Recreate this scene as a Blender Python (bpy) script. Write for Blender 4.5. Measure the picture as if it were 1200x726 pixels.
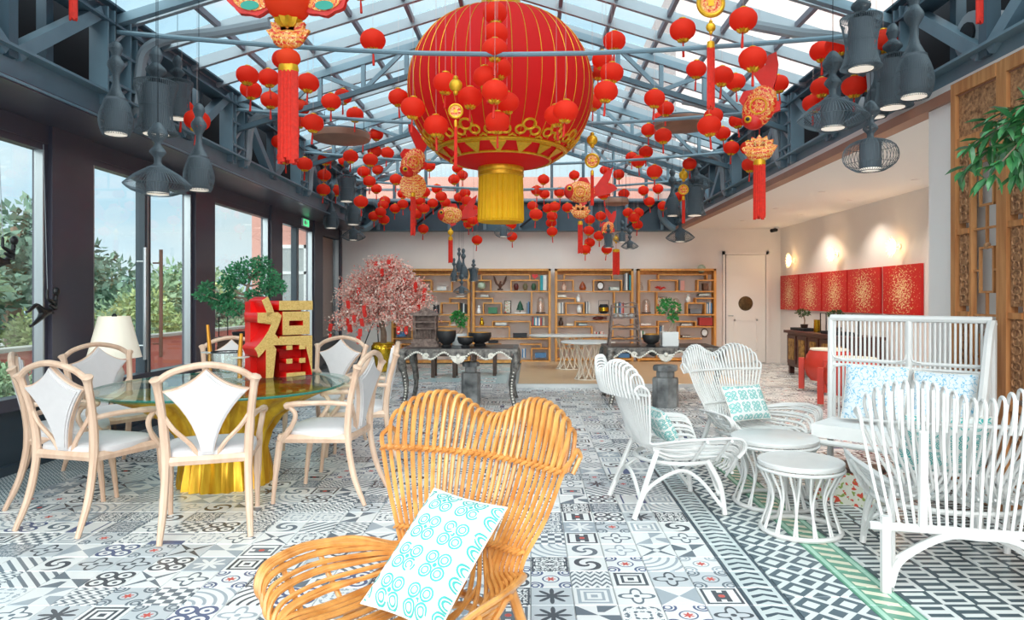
import bpy, math, random
from mathutils import Vector, Matrix, Euler
R = random.Random(7)
PI = math.pi
scene = bpy.context.scene
COL = scene.collection
for o in list(bpy.data.objects):
    bpy.data.objects.remove(o)

# ---------------------------------------------------------------- camera
FPX, CX, HY, HC = 820.0, 622.0, 350.0, 1.40      # focal length, vanishing point (px of 1200x726), eye height
cam_d = bpy.data.cameras.new('camera')
cam_d.sensor_width = 36.0
cam_d.lens = 36.0 * FPX / 1200.0
cam_d.shift_x = (600.0 - CX) / 1200.0
cam_d.shift_y = -(363.0 - HY) / 1200.0
cam = bpy.data.objects.new('camera', cam_d)
COL.objects.link(cam)
cam.location = (0, 0, HC)
cam.rotation_euler = (PI / 2, 0, 0)
scene.camera = cam

# ---------------------------------------------------------------- sky, sun, exposure
world = bpy.data.worlds.new('world')
scene.world = world
world.use_nodes = True
wn = world.node_tree
wn.nodes.clear()
def _w(t): return wn.nodes.new(t)
wo = _w('ShaderNodeOutputWorld'); wb = _w('ShaderNodeBackground')
wt = _w('ShaderNodeTexCoord'); wm = _w('ShaderNodeMapping'); wz = _w('ShaderNodeTexNoise')
wr = _w('ShaderNodeValToRGB'); wmix = _w('ShaderNodeMix'); wsep = _w('ShaderNodeSeparateXYZ'); wg = _w('ShaderNodeValToRGB')
wm.inputs['Scale'].default_value = (1.0, 1.0, 3.2)
wz.inputs['Scale'].default_value = 2.1; wz.inputs['Detail'].default_value = 6
wr.color_ramp.elements[0].position = 0.44; wr.color_ramp.elements[1].position = 0.62
wmix.data_type = 'RGBA'
wg.color_ramp.elements[0].color = (0.58, 0.76, 0.90, 1)
wg.color_ramp.elements[1].color = (0.50, 0.70, 0.83, 1)
wg.color_ramp.elements[1].position = 0.55
wmix.inputs['B'].default_value = (0.86, 0.90, 0.92, 1)
L = wn.links.new
L(wt.outputs['Generated'], wm.inputs['Vector']); L(wm.outputs['Vector'], wz.inputs['Vector'])
L(wz.outputs['Fac'], wr.inputs['Fac']); L(wt.outputs['Generated'], wsep.inputs['Vector'])
L(wsep.outputs['Z'], wg.inputs['Fac']); L(wg.outputs['Color'], wmix.inputs['A'])
L(wr.outputs['Color'], wmix.inputs['Factor']); L(wmix.outputs['Result'], wb.inputs['Color'])
wb.inputs['Strength'].default_value = 0.9
L(wb.outputs['Background'], wo.inputs['Surface'])

sun_d = bpy.data.lights.new('sun', 'SUN')
sun_d.energy = 4.1
sun_d.angle = math.radians(75)          # sun behind thin cloud
sun_d.color = (1.0, 0.97, 0.93)
sun = bpy.data.objects.new('sun', sun_d); COL.objects.link(sun)
sun.rotation_euler = (math.radians(54), math.radians(-6), 0)

vs = scene.view_settings
vs.view_transform = 'Standard'; vs.look = 'None'; vs.gamma = 1.0; vs.use_curve_mapping = False
vs.exposure = 0.6

# ---------------------------------------------------------------- helpers
def P(x, y, d):
    "photo pixel at depth d (metres along +Y) -> world point"
    return Vector(((x - CX) / FPX * d, d, HC + (HY - y) / FPX * d))
def G(x, y):
    "photo pixel of a point that lies on the floor"
    d = FPX * HC / (y - HY)
    return Vector(((x - CX) / FPX * d, d, 0))

class MB:
    def __init__(s): s.v = []; s.f = []; s.m = []; s.mi = 0; s.uv = None
    def add(s, vs, fs, M=None):
        b = len(s.v)
        for v in vs:
            v = Vector(v)
            s.v.append(M @ v if M is not None else v)
        for f in fs:
            s.f.append([b + i for i in f]); s.m.append(s.mi)
        return s
    def bx(s, x0, x1, y0, y1, z0, z1, M=None):
        vs = [(x, y, z) for z in (z0, z1) for y in (y0, y1) for x in (x0, x1)]
        return s.add(vs, [(0, 2, 3, 1), (4, 5, 7, 6), (0, 1, 5, 4), (2, 6, 7, 3), (0, 4, 6, 2), (1, 3, 7, 5)], M)
    def beam(s, a, b, w, h, up=(0, 0, 1)):
        "square bar from a to b, w sideways, h along up"
        a = Vector(a); b = Vector(b); d = (b - a).normalized(); u = Vector(up)
        if abs(d.dot(u)) > 0.98: u = Vector((0, 1, 0))
        sd = d.cross(u).normalized(); u = sd.cross(d)
        vs = [p + sd * (w / 2 * i) + u * (h / 2 * j) for p in (a, b) for j in (-1, 1) for i in (-1, 1)]
        return s.add(vs, [(0, 2, 3, 1), (4, 5, 7, 6), (0, 1, 5, 4), (2, 6, 7, 3), (0, 4, 6, 2), (1, 3, 7, 5)])
    def tube(s, pts, r, n=6, closed=False, caps=True, M=None, fl=1.0):
        pts = [Vector(p) for p in pts]
        if M is not None: pts = [M @ p for p in pts]
        k = len(pts)
        rs = r if isinstance(r, (list, tuple)) else [r] * k
        base = len(s.v); nrm = None
        for i in range(k):
            if closed: t = pts[(i + 1) % k] - pts[i - 1]
            else: t = pts[min(i + 1, k - 1)] - pts[max(i - 1, 0)]
            if t.length < 1e-9: t = Vector((0, 0, 1))
            t.normalize()
            if nrm is None:
                nrm = t.cross(Vector((0, 0, 1)) if abs(t.z) < 0.9 else Vector((1, 0, 0))).normalized()
            else:
                nrm = nrm - t * nrm.dot(t)
                nrm = nrm.normalized() if nrm.length > 1e-6 else t.orthogonal().normalized()
            b = t.cross(nrm)
            for j in range(n):
                a = 2 * PI * j / n
                s.v.append(pts[i] + nrm * (math.cos(a) * rs[i]) + b * (math.sin(a) * rs[i] * fl))
        for i in range(k if closed else k - 1):
            i2 = (i + 1) % k
            for j in range(n):
                j2 = (j + 1) % n
                s.f.append([base + i * n + j, base + i * n + j2, base + i2 * n + j2, base + i2 * n + j]); s.m.append(s.mi)
        if caps and not closed:
            s.f.append([base + j for j in range(n)][::-1]); s.m.append(s.mi)
            s.f.append([base + (k - 1) * n + j for j in range(n)]); s.m.append(s.mi)
        return s
    def lathe(s, prof, n=16, M=None, mod=None, sx=1.0, sy=1.0, caps=True):
        base = len(s.v); k = len(prof)
        for (r, z) in prof:
            for j in range(n):
                a = 2 * PI * j / n
                rr = r * (mod(a, z) if mod else 1)
                v = Vector((rr * math.cos(a) * sx, rr * math.sin(a) * sy, z))
                s.v.append(M @ v if M is not None else v)
        for i in range(k - 1):
            for j in range(n):
                j2 = (j + 1) % n
                s.f.append([base + i * n + j, base + i * n + j2, base + (i + 1) * n + j2, base + (i + 1) * n + j]); s.m.append(s.mi)
        if caps and prof[0][0] > 1e-5: s.f.append([base + j for j in range(n)][::-1]); s.m.append(s.mi)
        if caps and prof[-1][0] > 1e-5: s.f.append([base + (k - 1) * n + j for j in range(n)]); s.m.append(s.mi)
        return s
    def ell(s, c, rx, ry, rz, n=12, k=7, M=None):
        T = Matrix.Translation(Vector(c)) @ Matrix.Diagonal((rx, ry, rz, 1))
        if M is not None: T = M @ T
        return s.lathe([(max(math.sin(PI * i / k), 1e-6), -math.cos(PI * i / k)) for i in range(k + 1)], n, T)
    def prism(s, poly, y0, y1, M=None):
        "outline in the XZ plane, extruded from y0 to y1"
        n = len(poly)
        area = sum(poly[i][0] * poly[(i + 1) % n][1] - poly[(i + 1) % n][0] * poly[i][1] for i in range(n))
        if area < 0: poly = poly[::-1]
        vs = [(p[0], y0, p[1]) for p in poly] + [(p[0], y1, p[1]) for p in poly]
        fs = [list(range(n)), list(range(2 * n - 1, n - 1, -1))]
        for i in range(n):
            j = (i + 1) % n
            fs.append([i, n + i, n + j, j])
        return s.add(vs, fs, M)
    def mesh(s, name, mats, smooth=True):
        me = bpy.data.meshes.new(name)
        me.from_pydata([tuple(v) for v in s.v], [], s.f)
        if not isinstance(mats, (list, tuple)): mats = [mats]
        for m in mats: me.materials.append(m)
        if len(mats) > 1: me.polygons.foreach_set('material_index', s.m)
        if smooth:
            me.polygons.foreach_set('use_smooth', [True] * len(s.f))
            me.set_sharp_from_angle(angle=math.radians(38))
        me.update()
        return me
    def build(s, name, mats, parent=None, smooth=True):
        return obj(name, s.mesh(name, mats, smooth), parent)

def obj(name, me, parent=None, loc=None, rot=None):
    o = bpy.data.objects.new(name, me); COL.objects.link(o)
    if parent is not None: o.parent = parent
    if loc is not None: o.location = loc
    if rot is not None: o.rotation_euler = rot
    return o
def tag(o, label, cat, group=None):
    o['label'] = label; o['category'] = cat
    if group: o['group'] = group
    return o
def thing(name, label, cat, loc=(0, 0, 0), rz=0.0, group=None):
    o = bpy.data.objects.new(name, None); COL.objects.link(o)
    o.empty_display_size = 0.1
    o.location = loc; o.rotation_euler = (0, 0, rz)
    return tag(o, label, cat, group)
def struct(o):
    o['kind'] = 'structure'; return o
def copy_tree(o, loc=None, rz=None, label=None, group=None, parent=None):
    c = o.copy(); COL.objects.link(c)
    if parent is not None: c.parent = parent
    if loc is not None: c.location = loc
    if rz is not None: c.rotation_euler = (0, 0, rz)
    if label: c['label'] = label
    if group: c['group'] = group
    for ch in list(o.children): copy_tree(ch, parent=c)
    return c
def spline(pts, n=8):
    "Catmull-Rom through the points"
    pts = [Vector(p) for p in pts]; out = []
    q = [pts[0] * 2 - pts[1]] + pts + [pts[-1] * 2 - pts[-2]]
    for i in range(1, len(q) - 2):
        for k in range(n):
            t = k / n
            a, b, c, d = q[i - 1], q[i], q[i + 1], q[i + 2]
            out.append(0.5 * ((2 * b) + (c - a) * t + (2 * a - 5 * b + 4 * c - d) * t * t + (3 * b - a - 3 * c + d) * t ** 3))
    out.append(pts[-1])
    return out

# ---------------------------------------------------------------- materials
def srgb(c):
    return tuple((x / 255 / 12.92) if x / 255 <= 0.04045 else ((x / 255 + 0.055) / 1.055) ** 2.4 for x in c) + (1.0,)
MATS = {}
def mat(name, rgb, rough=0.5, metal=0.0, var=0.0, scale=8.0, bump=0.0, coat=0.0, emit=None, es=1.0, rgb2=None, stretch=None, sheen=0.0):
    if name in MATS: return MATS[name]
    m = bpy.data.materials.new(name); m.use_nodes = True
    nt = m.node_tree; b = nt.nodes['Principled BSDF']
    b.inputs['Roughness'].default_value = rough; b.inputs['Metallic'].default_value = metal
    c = srgb(rgb)
    b.inputs['Base Color'].default_value = c
    if coat: b.inputs['Coat Weight'].default_value = coat
    if var or bump or rgb2:
        tc = nt.nodes.new('ShaderNodeTexCoord'); nz = nt.nodes.new('ShaderNodeTexNoise')
        nz.inputs['Scale'].default_value = scale; nz.inputs['Detail'].default_value = 5
        if stretch:
            mp = nt.nodes.new('ShaderNodeMapping'); mp.inputs['Scale'].default_value = stretch
            nt.links.new(tc.outputs['Object'], mp.inputs['Vector']); nt.links.new(mp.outputs['Vector'], nz.inputs['Vector'])
        else: nt.links.new(tc.outputs['Object'], nz.inputs['Vector'])
        if var or rgb2:
            rp = nt.nodes.new('ShaderNodeValToRGB')
            rp.color_ramp.elements[0].position = 0.32; rp.color_ramp.elements[1].position = 0.68
            c2 = srgb(rgb2) if rgb2 else tuple(x * (1 - var) for x in c[:3]) + (1,)
            rp.color_ramp.elements[0].color = c2; rp.color_ramp.elements[1].color = c
            nt.links.new(nz.outputs['Fac'], rp.inputs['Fac']); nt.links.new(rp.outputs['Color'], b.inputs['Base Color'])
        if bump:
            bp = nt.nodes.new('ShaderNodeBump'); bp.inputs['Strength'].default_value = bump; bp.inputs['Distance'].default_value = 0.01
            nt.links.new(nz.outputs['Fac'], bp.inputs['Height']); nt.links.new(bp.outputs['Normal'], b.inputs['Normal'])
    if emit:
        b.inputs['Emission Color'].default_value = srgb(emit); b.inputs['Emission Strength'].default_value = es
    MATS[name] = m
    return m
def glass(name, tint, fac=0.10, rough=0.0):
    if name in MATS: return MATS[name]
    m = bpy.data.materials.new(name); m.use_nodes = True
    nt = m.node_tree; nt.nodes.clear()
    o = nt.nodes.new('ShaderNodeOutputMaterial'); mx = nt.nodes.new('ShaderNodeMixShader')
    t = nt.nodes.new('ShaderNodeBsdfTransparent'); g = nt.nodes.new('ShaderNodeBsdfGlossy')
    t.inputs['Color'].default_value = tint + (1,); g.inputs['Roughness'].default_value = rough
    lw = nt.nodes.new('ShaderNodeLayerWeight'); lw.inputs['Blend'].default_value = 0.5
    nx = NX(nt); f = nx.m('POWER', E(nx, lw.outputs['Facing']), 4.0) * 0.6 + fac * 0.3
    nt.links.new(f.k, mx.inputs['Fac'])
    nt.links.new(t.outputs['BSDF'], mx.inputs[1]); nt.links.new(g.outputs['BSDF'], mx.inputs[2])
    nt.links.new(mx.outputs['Shader'], o.inputs['Surface'])
    MATS[name] = m
    return m

class NX:
    "tiny shader-math builder"
    def __init__(s, nt): s.nt = nt
    def m(s, op, a, b=None, c=None):
        n = s.nt.nodes.new('ShaderNodeMath'); n.operation = op
        for i, v in enumerate((a, b, c)):
            if v is None: continue
            if isinstance(v, E): s.nt.links.new(v.k, n.inputs[i])
            else: n.inputs[i].default_value = v
        return E(s, n.outputs[0])
class E:
    def __init__(s, nx, k): s.nx = nx; s.k = k
    def __add__(s, o): return s.nx.m('ADD', s, o)
    __radd__ = __add__
    def __sub__(s, o): return s.nx.m('SUBTRACT', s, o)
    def __rsub__(s, o): return s.nx.m('SUBTRACT', o, s)
    def __mul__(s, o): return s.nx.m('MULTIPLY', s, o)
    __rmul__ = __mul__
    def __truediv__(s, o): return s.nx.m('DIVIDE', s, o)
    def __lt__(s, o): return s.nx.m('LESS_THAN', s, o)
    def __gt__(s, o): return s.nx.m('GREATER_THAN', s, o)
    def __abs__(s): return s.nx.m('ABSOLUTE', s)
    def cos(s): return s.nx.m('COSINE', s)
    def sin(s): return s.nx.m('SINE', s)
    def frac(s): return s.nx.m('FRACT', s)
    def floor(s): return s.nx.m('FLOOR', s)
    def mod2(s): return s.nx.m('FLOORED_MODULO', s, 2.0)
    def sqrt(s): return s.nx.m('SQRT', s)
    def mx(s, o): return s.nx.m('MAXIMUM', s, o)
    def mn(s, o): return s.nx.m('MINIMUM', s, o)
    def atan2(s, o): return s.nx.m('ARCTAN2', s, o)
def pattern(name, fn, base, dark, accent=None, rough=0.3, coord='UV', scale=1.0, coat=0.0):
    "procedural two or three colour pattern; fn(x, y, noise) -> mask or (mask, accent mask); x, y in -1..1"
    if name in MATS: return MATS[name]
    m = bpy.data.materials.new(name); m.use_nodes = True
    nt = m.node_tree; b = nt.nodes['Principled BSDF']; b.inputs['Roughness'].default_value = rough
    if coat: b.inputs['Coat Weight'].default_value = coat
    nx = NX(nt)
    tc = nt.nodes.new('ShaderNodeTexCoord'); sp = nt.nodes.new('ShaderNodeSeparateXYZ')
    nt.links.new(tc.outputs[coord], sp.inputs[0])
    if coord == 'UV':
        x = E(nx, sp.outputs[0]) * 2.0 - 1.0; y = E(nx, sp.outputs[1]) * 2.0 - 1.0
    else:
        x = E(nx, sp.outputs[0]) * scale; y = E(nx, sp.outputs[2]) * scale
    def noise(a, c, sc):
        n = nt.nodes.new('ShaderNodeTexNoise'); n.inputs['Scale'].default_value = sc; n.inputs['Detail'].default_value = 2
        cb = nt.nodes.new('ShaderNodeCombineXYZ')
        nt.links.new(a.k, cb.inputs[0]); nt.links.new(c.k, cb.inputs[1]); nt.links.new(cb.outputs[0], n.inputs['Vector'])
        return E(nx, n.outputs['Fac'])
    r = fn(x, y, noise)
    if not isinstance(r, tuple): r = (r,)
    prev = None
    for i, msk in enumerate(r):
        mx = nt.nodes.new('ShaderNodeMix'); mx.data_type = 'RGBA'
        nt.links.new(msk.k, mx.inputs['Factor'])
        if prev is None: mx.inputs['A'].default_value = srgb(base)
        else: nt.links.new(prev, mx.inputs['A'])
        mx.inputs['B'].default_value = srgb((dark, accent)[i])
        prev = mx.outputs['Result']
    nt.links.new(prev, b.inputs['Base Color'])
    MATS[name] = m
    return m
# ================================================================ the setting
XL, XR, XC, ZT, ZR = -3.69, 3.23, -0.23, 3.95, 5.02      # eaves, ridge line, eaves height, ridge height
YB = 15.40                                              # back wall
WL, WR = -4.20, 5.50                                    # window wall, painting wall
FR = [1.1, 3.65, 6.2, 8.7, 11.2, 13.75]                 # cross frames

m_white = mat('plaster white', (236, 230, 226), 0.75, var=0.03, scale=2.5)
m_ceil = mat('ceiling white', (240, 236, 232), 0.8)
m_steel = mat('steel blue grey paint', (116, 142, 156), 0.45, var=0.16, scale=3.0)
m_steel_d = mat('steel dark teal paint', (76, 100, 114), 0.5, var=0.15, scale=3.0)
m_bar = mat('roof bar grey', (150, 160, 168), 0.45, var=0.1, scale=2.0)
m_bar2 = mat('roof purlin mauve grey', (128, 130, 142), 0.45, var=0.1, scale=2.0)
m_void = mat('black parts and shade fill', (22, 27, 34), 0.8)
m_frame = mat('window frame mauve black', (72, 70, 84), 0.4, var=0.18, scale=2.0, coat=0.2)
m_base = mat('window base navy', (48, 64, 76), 0.4, var=0.15, scale=3)
m_alu = mat('aluminium edge', (170, 176, 180), 0.3, metal=0.7)
m_copper = mat('copper brown strip', (158, 112, 92), 0.45, var=0.2, scale=2)
m_pink = mat('pink render', (214, 158, 146), 0.85, var=0.1, scale=1.0)
m_red_wall = mat('terrace red wall', (206, 120, 108), 0.85, var=0.12, scale=2)
m_terr = mat('terrace stone', (178, 176, 170), 0.85, var=0.15, scale=1.5)
g_win = glass('window glass', (0.90, 0.95, 0.94), 0.16)
g_roof = glass('roof glass', (0.90, 0.97, 0.98), 0.10)
m_wood_fl = mat('oak platform', (214, 178, 140), 0.35, var=0.14, scale=3, stretch=(1, 12, 1))
m_grout = mat('cement bed', (150, 152, 152), 0.6)
m_nose = mat('step nosing', (206, 208, 208), 0.4)

# ---- floor tiles -------------------------------------------------
def rad(x, y): return (x * x + y * y).sqrt()
def f_sq(x, y, n):
    d = abs(x).mx(abs(y)); return (abs(d - 0.72) < 0.08).mx(abs(d - 0.42) < 0.07).mx(d < 0.16)
def f_ros(x, y, n):
    r = rad(x, y); a = y.atan2(x)
    return (abs(r - (0.58 + 0.22 * (a * 4.0).cos())) < 0.09).mx(r < 0.14)
def f_chk(x, y, n): return (((x * 2.5 + 10.0).floor() + (y * 2.5 + 10.0).floor()).mod2() > 0.5)
def f_tri(x, y, n):
    return ((x + y) > 0.0) * ((x - y) < 0.0) + ((x + y) < 0.0) * ((x - y) > 0.0)
def f_arc(x, y, n):
    r = rad(x + 1.0, y + 1.0); return ((r * 2.2).frac() < 0.34)
def f_star(x, y, n):
    r = rad(x, y); a = y.atan2(x); return r < (0.55 + 0.3 * (a * 8.0).cos())
def f_swirl(x, y, n):
    r = rad(x, y); a = y.atan2(x); return (((a * 2.0 + r * 9.0).sin()) > 0.25) * (r < 0.85)
def f_zig(x, y, n): return ((y * 2.0 + abs((x * 2.0 + 10.0).frac() - 0.5) * 1.6 + 10.0).frac() < 0.42)
def f_key(x, y, n):
    d = abs(x).mx(abs(y)); a = (x * 4.0 + 8.5).floor().mod2() > 0.5; b = (y * 4.0 + 8.5).floor().mod2() > 0.5
    return ((abs(d - 0.8) < 0.07).mx(a.mn((abs(y) < 0.62) * (abs(x) < 0.62))).mx(b.mn((abs(x) < 0.36) * (abs(y) < 0.62)))), (rad(x, y) < 0.16)
def f_dam(x, y, n):
    q = n(abs(x), abs(y), 3.4); return (abs(q - 0.5) < 0.045).mx(abs(abs(x).mx(abs(y)) - 0.9) < 0.05)
def f_dam2(x, y, n):
    q = n(abs(x) + abs(y), abs(abs(x) - abs(y)), 2.6); return (q > 0.53) * (abs(x).mx(abs(y)) < 0.86)
def f_flw(x, y, n):
    r = rad(x, y); a = y.atan2(x); c = rad(abs(x) - 0.78, abs(y) - 0.78)
    return ((abs(c - 0.36) < 0.06).mx(abs(c - 0.18) < 0.05).mx((abs(r - 0.4) < 0.04))), (r < (0.2 + 0.07 * (a * 6.0).cos()))
def f_half(x, y, n): return ((x < -0.45).mx(abs(x - 0.62) < 0.06))
def f_cross(x, y, n):
    a = abs(abs(x) - abs(y)); return (a < 0.16 - 0.16 * (rad(x, y) - 0.55)) * (rad(x, y) > 0.2)
def f_pin(x, y, n):
    return ((x > 0.0) * (y > x)).mx((x < 0.0) * (y < x)).mx((y < 0.0) * ((x + y) > 0.0) * (x > 0.3))
def f_stripe(x, y, n): return (((x + y) * 1.5 + 10.0).frac() < 0.4)
def f_quat(x, y, n):
    c = rad(abs(x) - 0.45, abs(y) - 0.45); return (abs(c - 0.4) < 0.09).mx(c < 0.12)
WH, LG, MG, SL, NV, BK, TL, RD, GR = (236, 237, 236), (202, 208, 212), (168, 178, 186), (106, 118, 128), (88, 100, 134), (74, 82, 90), (84, 116, 124), (206, 92, 84), (190, 193, 196)
TM = []
for i, (fn, b, d, a) in enumerate([
        (f_sq, WH, MG, None), (f_sq, WH, BK, None), (f_ros, WH, SL, None), (f_ros, LG, BK, None), (f_chk, WH, SL, None),
        (f_tri, WH, MG, None), (f_arc, WH, MG, None), (f_arc, WH, BK, None), (f_star, LG, BK, None), (f_star, MG, WH, None),
        (f_swirl, WH, SL, None), (f_swirl, WH, BK, None), (f_zig, WH, SL, None), (f_key, WH, SL, RD), (f_dam, WH, BK, None),
        (f_dam, WH, SL, None), (f_dam2, WH, MG, None), (f_dam2, WH, SL, None), (f_flw, WH, MG, RD), (f_flw, LG, SL, RD), (f_half, WH, NV, None),
        (f_cross, WH, SL, None), (f_cross, LG, BK, None), (f_pin, WH, SL, None), (f_pin, WH, MG, None), (f_stripe, WH, SL, None),
        (f_quat, WH, BK, None), (f_quat, WH, NV, None), (f_ros, WH, MG, None), (f_key, WH, BK, RD), (f_dam, GR, SL, None), (f_flw, WH, NV, RD)]):
    TM.append(pattern('tile pattern %d' % i, fn, b, d, a, rough=0.27))
NPAT = len(TM)
def f_leaf(x, y, n):
    e = abs(x)
    return (e > 0.80).mx(((y * 1.5 + e * 0.55 + 10.0).frac() < 0.42) * (e < 0.60) * (((y * 1.5 + e * 0.55 + 10.0).frac() + e * 0.3) > 0.12))
def f_dia(x, y, n):
    x = (x + 1.0).frac() * 2.0 - 1.0; y = (y + 1.0).frac() * 2.0 - 1.0
    d = abs(x) + abs(y); return (d < 0.98) * (d > 0.5) + (d > 1.45)
def f_grn(x, y, n):
    e = abs(x); st = (((y * 1.0 + x * 0.5 + 10.0).frac()) < 0.45) * (e < 0.5)
    return (e > 0.6) * (e < 0.85), st
def f_maze(x, y, n):
    q = ((x > 0.0) + (y > 0.0)).mod2() > 0.5
    ax = abs(abs(x) - 0.5); ay = abs(abs(y) - 0.5); ring = (ax.mx(ay) < 0.34) * (ay > 0.12)
    return q.mx(ring) - q.mn(ring)
def f_scale(x, y, n): return ((y * 3.0 + abs((x * 3.0 + 10.0).frac() - 0.5) * 1.2 + 10.0).frac() < 0.45)
T_LEAF = len(TM); TM.append(pattern('tile leaf border', f_leaf, (206, 216, 216), (66, 84, 96), rough=0.27))
T_DIA = len(TM); TM.append(pattern('tile diamond border', f_dia, (222, 228, 226), (84, 102, 112), rough=0.27))
T_GRN = len(TM); TM.append(pattern('tile green border', f_grn, (96, 156, 130), (168, 212, 190), (226, 224, 200), rough=0.27))
T_MAZE = len(TM); TM.append(pattern('tile maze field', f_maze, (222, 226, 224), (66, 84, 92), rough=0.27))
T_SCALE = len(TM); TM.append(pattern('tile zigzag border', f_scale, (206, 216, 218), (92, 112, 122), rough=0.27))
T_TEAL = len(TM); TM.append(pattern('tile teal stripe', f_stripe, (206, 224, 224), (128, 166, 174), rough=0.27))

floor = struct(MB().bx(WL - 0.2, WR + 0.1, -1.2, YB + 0.2, -0.12, -0.006).build('floor', m_grout, None, False))
tiles = []
def cols():
    x = 1.0
    while x > WL - 0.05:
        yield max(x - 0.2, WL), x; x -= 0.2
rows = [-1.2 + 0.2 * i for i in range(int((YB + 1.2) / 0.2) + 1)]
for y in rows:
    y1 = min(y + 0.2, YB)
    if y1 - y < 0.05: continue
    for (a, b) in cols():
        if b - a < 0.03: continue
        if b > -0.20 and y > 11.05: continue
        t = R.randrange(NPAT)
        if b < -3.55: t = T_SCALE
        if y > 11.6 and -2.2 < a < -0.3 and R.random() < 0.7: t = T_TEAL
        tiles.append((a, b, y, y1, t))
    if y < 6.3:
        tiles.append((1.0, 1.2, y, y1, T_LEAF)); tiles.append((1.54, 1.74, y, y1, T_GRN))
    x = 1.74 if y < 6.3 else 1.0
    if y < 6.3: x = 1.74 + 0.304 * 9
    while x < WR:
        b = min(x + 0.2, WR)
        if (y <= 11.05 or x > 3.29) and b - x > 0.03: tiles.append((x, b, y, y1, R.randrange(NPAT)))
        x += 0.2
for j in range(25):
    for i in range(9):
        tiles.append((1.74 + 0.304 * i, 1.74 + 0.304 * (i + 1), -1.2 + 0.304 * j, -1.2 + 0.304 * (j + 1), T_MAZE))
y = -1.2
while y < 6.3:
    tiles.append((1.2, 1.54, y, y + 7.6 / 22, T_DIA)); y += 7.6 / 22
def inview(t):
    cx, cy = (t[0] + t[1]) / 2, (t[2] + t[3]) / 2
    if cy < 2.95: return False
    px = CX + cx / cy * FPX
    return -25 < px < 1225
near = sorted([t for t in tiles if inview(t)], key=lambda t: t[2])[:300]
nearset = set(near)
tcache = {}
def tile_mesh(t, w, d):
    k = (t, round(w, 3), round(d, 3))
    if k in tcache: return tcache[k]
    mb = MB(); g = 0.0016; e = 0.0025
    a, c = w / 2 - g, d / 2 - g
    vs = [(-a, -c, -0.005), (a, -c, -0.005), (a, c, -0.005), (-a, c, -0.005), (-a + e, -c + e, 0), (a - e, -c + e, 0), (a - e, c - e, 0), (-a + e, c - e, 0)]
    mb.add(vs, [(4, 5, 6, 7), (0, 1, 5, 4), (1, 2, 6, 5), (2, 3, 7, 6), (3, 0, 4, 7)])
    me = mb.mesh('tile', TM[t], False)
    uv = me.uv_layers.new(name='UVMap')
    for lp in me.loops:
        co = me.vertices[lp.vertex_index].co
        uv.data[lp.index].uv = (co.x / w + 0.5, co.y / d + 0.5)
    tcache[k] = me
    return me
for t in near:
    w, d = t[1] - t[0], t[3] - t[2]
    o = obj('tile', tile_mesh(t[4], w, d), floor, ((t[0] + t[1]) / 2, (t[2] + t[3]) / 2, 0))
    if t[4] < NPAT and abs(w - d) < 1e-4: o.rotation_euler.z = R.randrange(4) * PI / 2
mb = MB(); uvs = []
for t in tiles:
    if t in nearset: continue
    g = 0.0025; mb.mi = t[4]
    mb.add([(t[0] + g, t[2] + g, 0), (t[1] - g, t[2] + g, 0), (t[1] - g, t[3] - g, 0), (t[0] + g, t[3] - g, 0)], [(0, 1, 2, 3)])
    k = R.randrange(4) if t[4] < NPAT else 0
    q = [(0, 0), (1, 0), (1, 1), (0, 1)]; uvs += q[k:] + q[:k]
me = mb.mesh('far_tiles', TM, False)
uv = me.uv_layers.new(name='UVMap')
uv.data.foreach_set('uv', [c for q in uvs for c in q])
o = obj('far_tiles', me, floor); o['kind'] = 'stuff'

# oak platform at the back
pf = struct(MB().bx(-0.20, 3.40, 11.10, YB, 0.0, 0.05).build('floor_platform', m_wood_fl, None, False))
MB().bx(-0.22, 3.42, 11.04, 11.12, 0.0, 0.053).build('step_nosing', m_nose, pf, False)

# ---- walls -------------------------------------------------------
wb_ = struct(MB().bx(WL - 0.2, WR + 0.2, YB, YB + 0.2, 0, 2.96).build('wall_back', m_white, None, False))
struct(MB().bx(WR, WR + 0.2, 5.5, YB, 0, 2.95).build('wall_right', m_white, None, False))
struct(MB().bx(XR - 0.02, WR + 0.2, 0.6, YB, 2.95, 3.05).build('ceiling_side_room', m_ceil, None, False))
struct(MB().bx(3.14, WR + 0.2, 5.18, 5.52, 0, 2.95).build('wall_return', m_white, None, False))
struct(MB().bx(3.24, 3.36, 0.6, 5.18, 0, 2.95).build('wall_behind_screen', m_white, None, False))
struct(MB().bx(XR - 0.12, XR + 0.02, 0.6, YB, 2.87, 2.95).build('trim_1', m_copper, None, False))
struct(MB().bx(WR - 0.02, WR, 5.52, YB, 0, 0.10).build('baseboard_right', m_white, None, False))
struct(MB().bx(WL + 0.02, WR, YB - 0.02, YB, 0, 0.10).build('baseboard_back', m_white, None, False))

# recessed downlights in the side ceiling
m_led = mat('downlight lens', (255, 240, 220), 0.4, emit=(255, 232, 205), es=9.0)
for i, (x, y) in enumerate([(4.2, 6.3), (4.2, 8.2), (4.2, 10.1), (4.2, 12.0), (4.2, 13.9), (5.0, 7.2), (5.0, 9.1), (5.0, 11.0), (5.0, 12.9)]):
    t = thing('recessed_downlight', 'small round recessed downlight in the white side ceiling', 'downlight', (x, y, 2.95), 0, 'downlights in the side ceiling')
    MB().lathe([(0.035, -0.006), (0.05, -0.008), (0.05, 0.0)], 14).build('trim_ring', m_white, t)
    MB().lathe([(0.034, -0.005), (0.034, -0.001)], 12).build('lens', m_led, t)
    l = bpy.data.lights.new('downlight_beam', 'SPOT'); l.energy = 45; l.color = (1.0, 0.88, 0.74); l.spot_size = math.radians(120); l.spot_blend = 0.8; l.shadow_soft_size = 0.04
    lo = bpy.data.objects.new('downlight_beam', l); COL.objects.link(lo); lo.parent = t; lo.location = (0, 0, -0.03)

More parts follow.
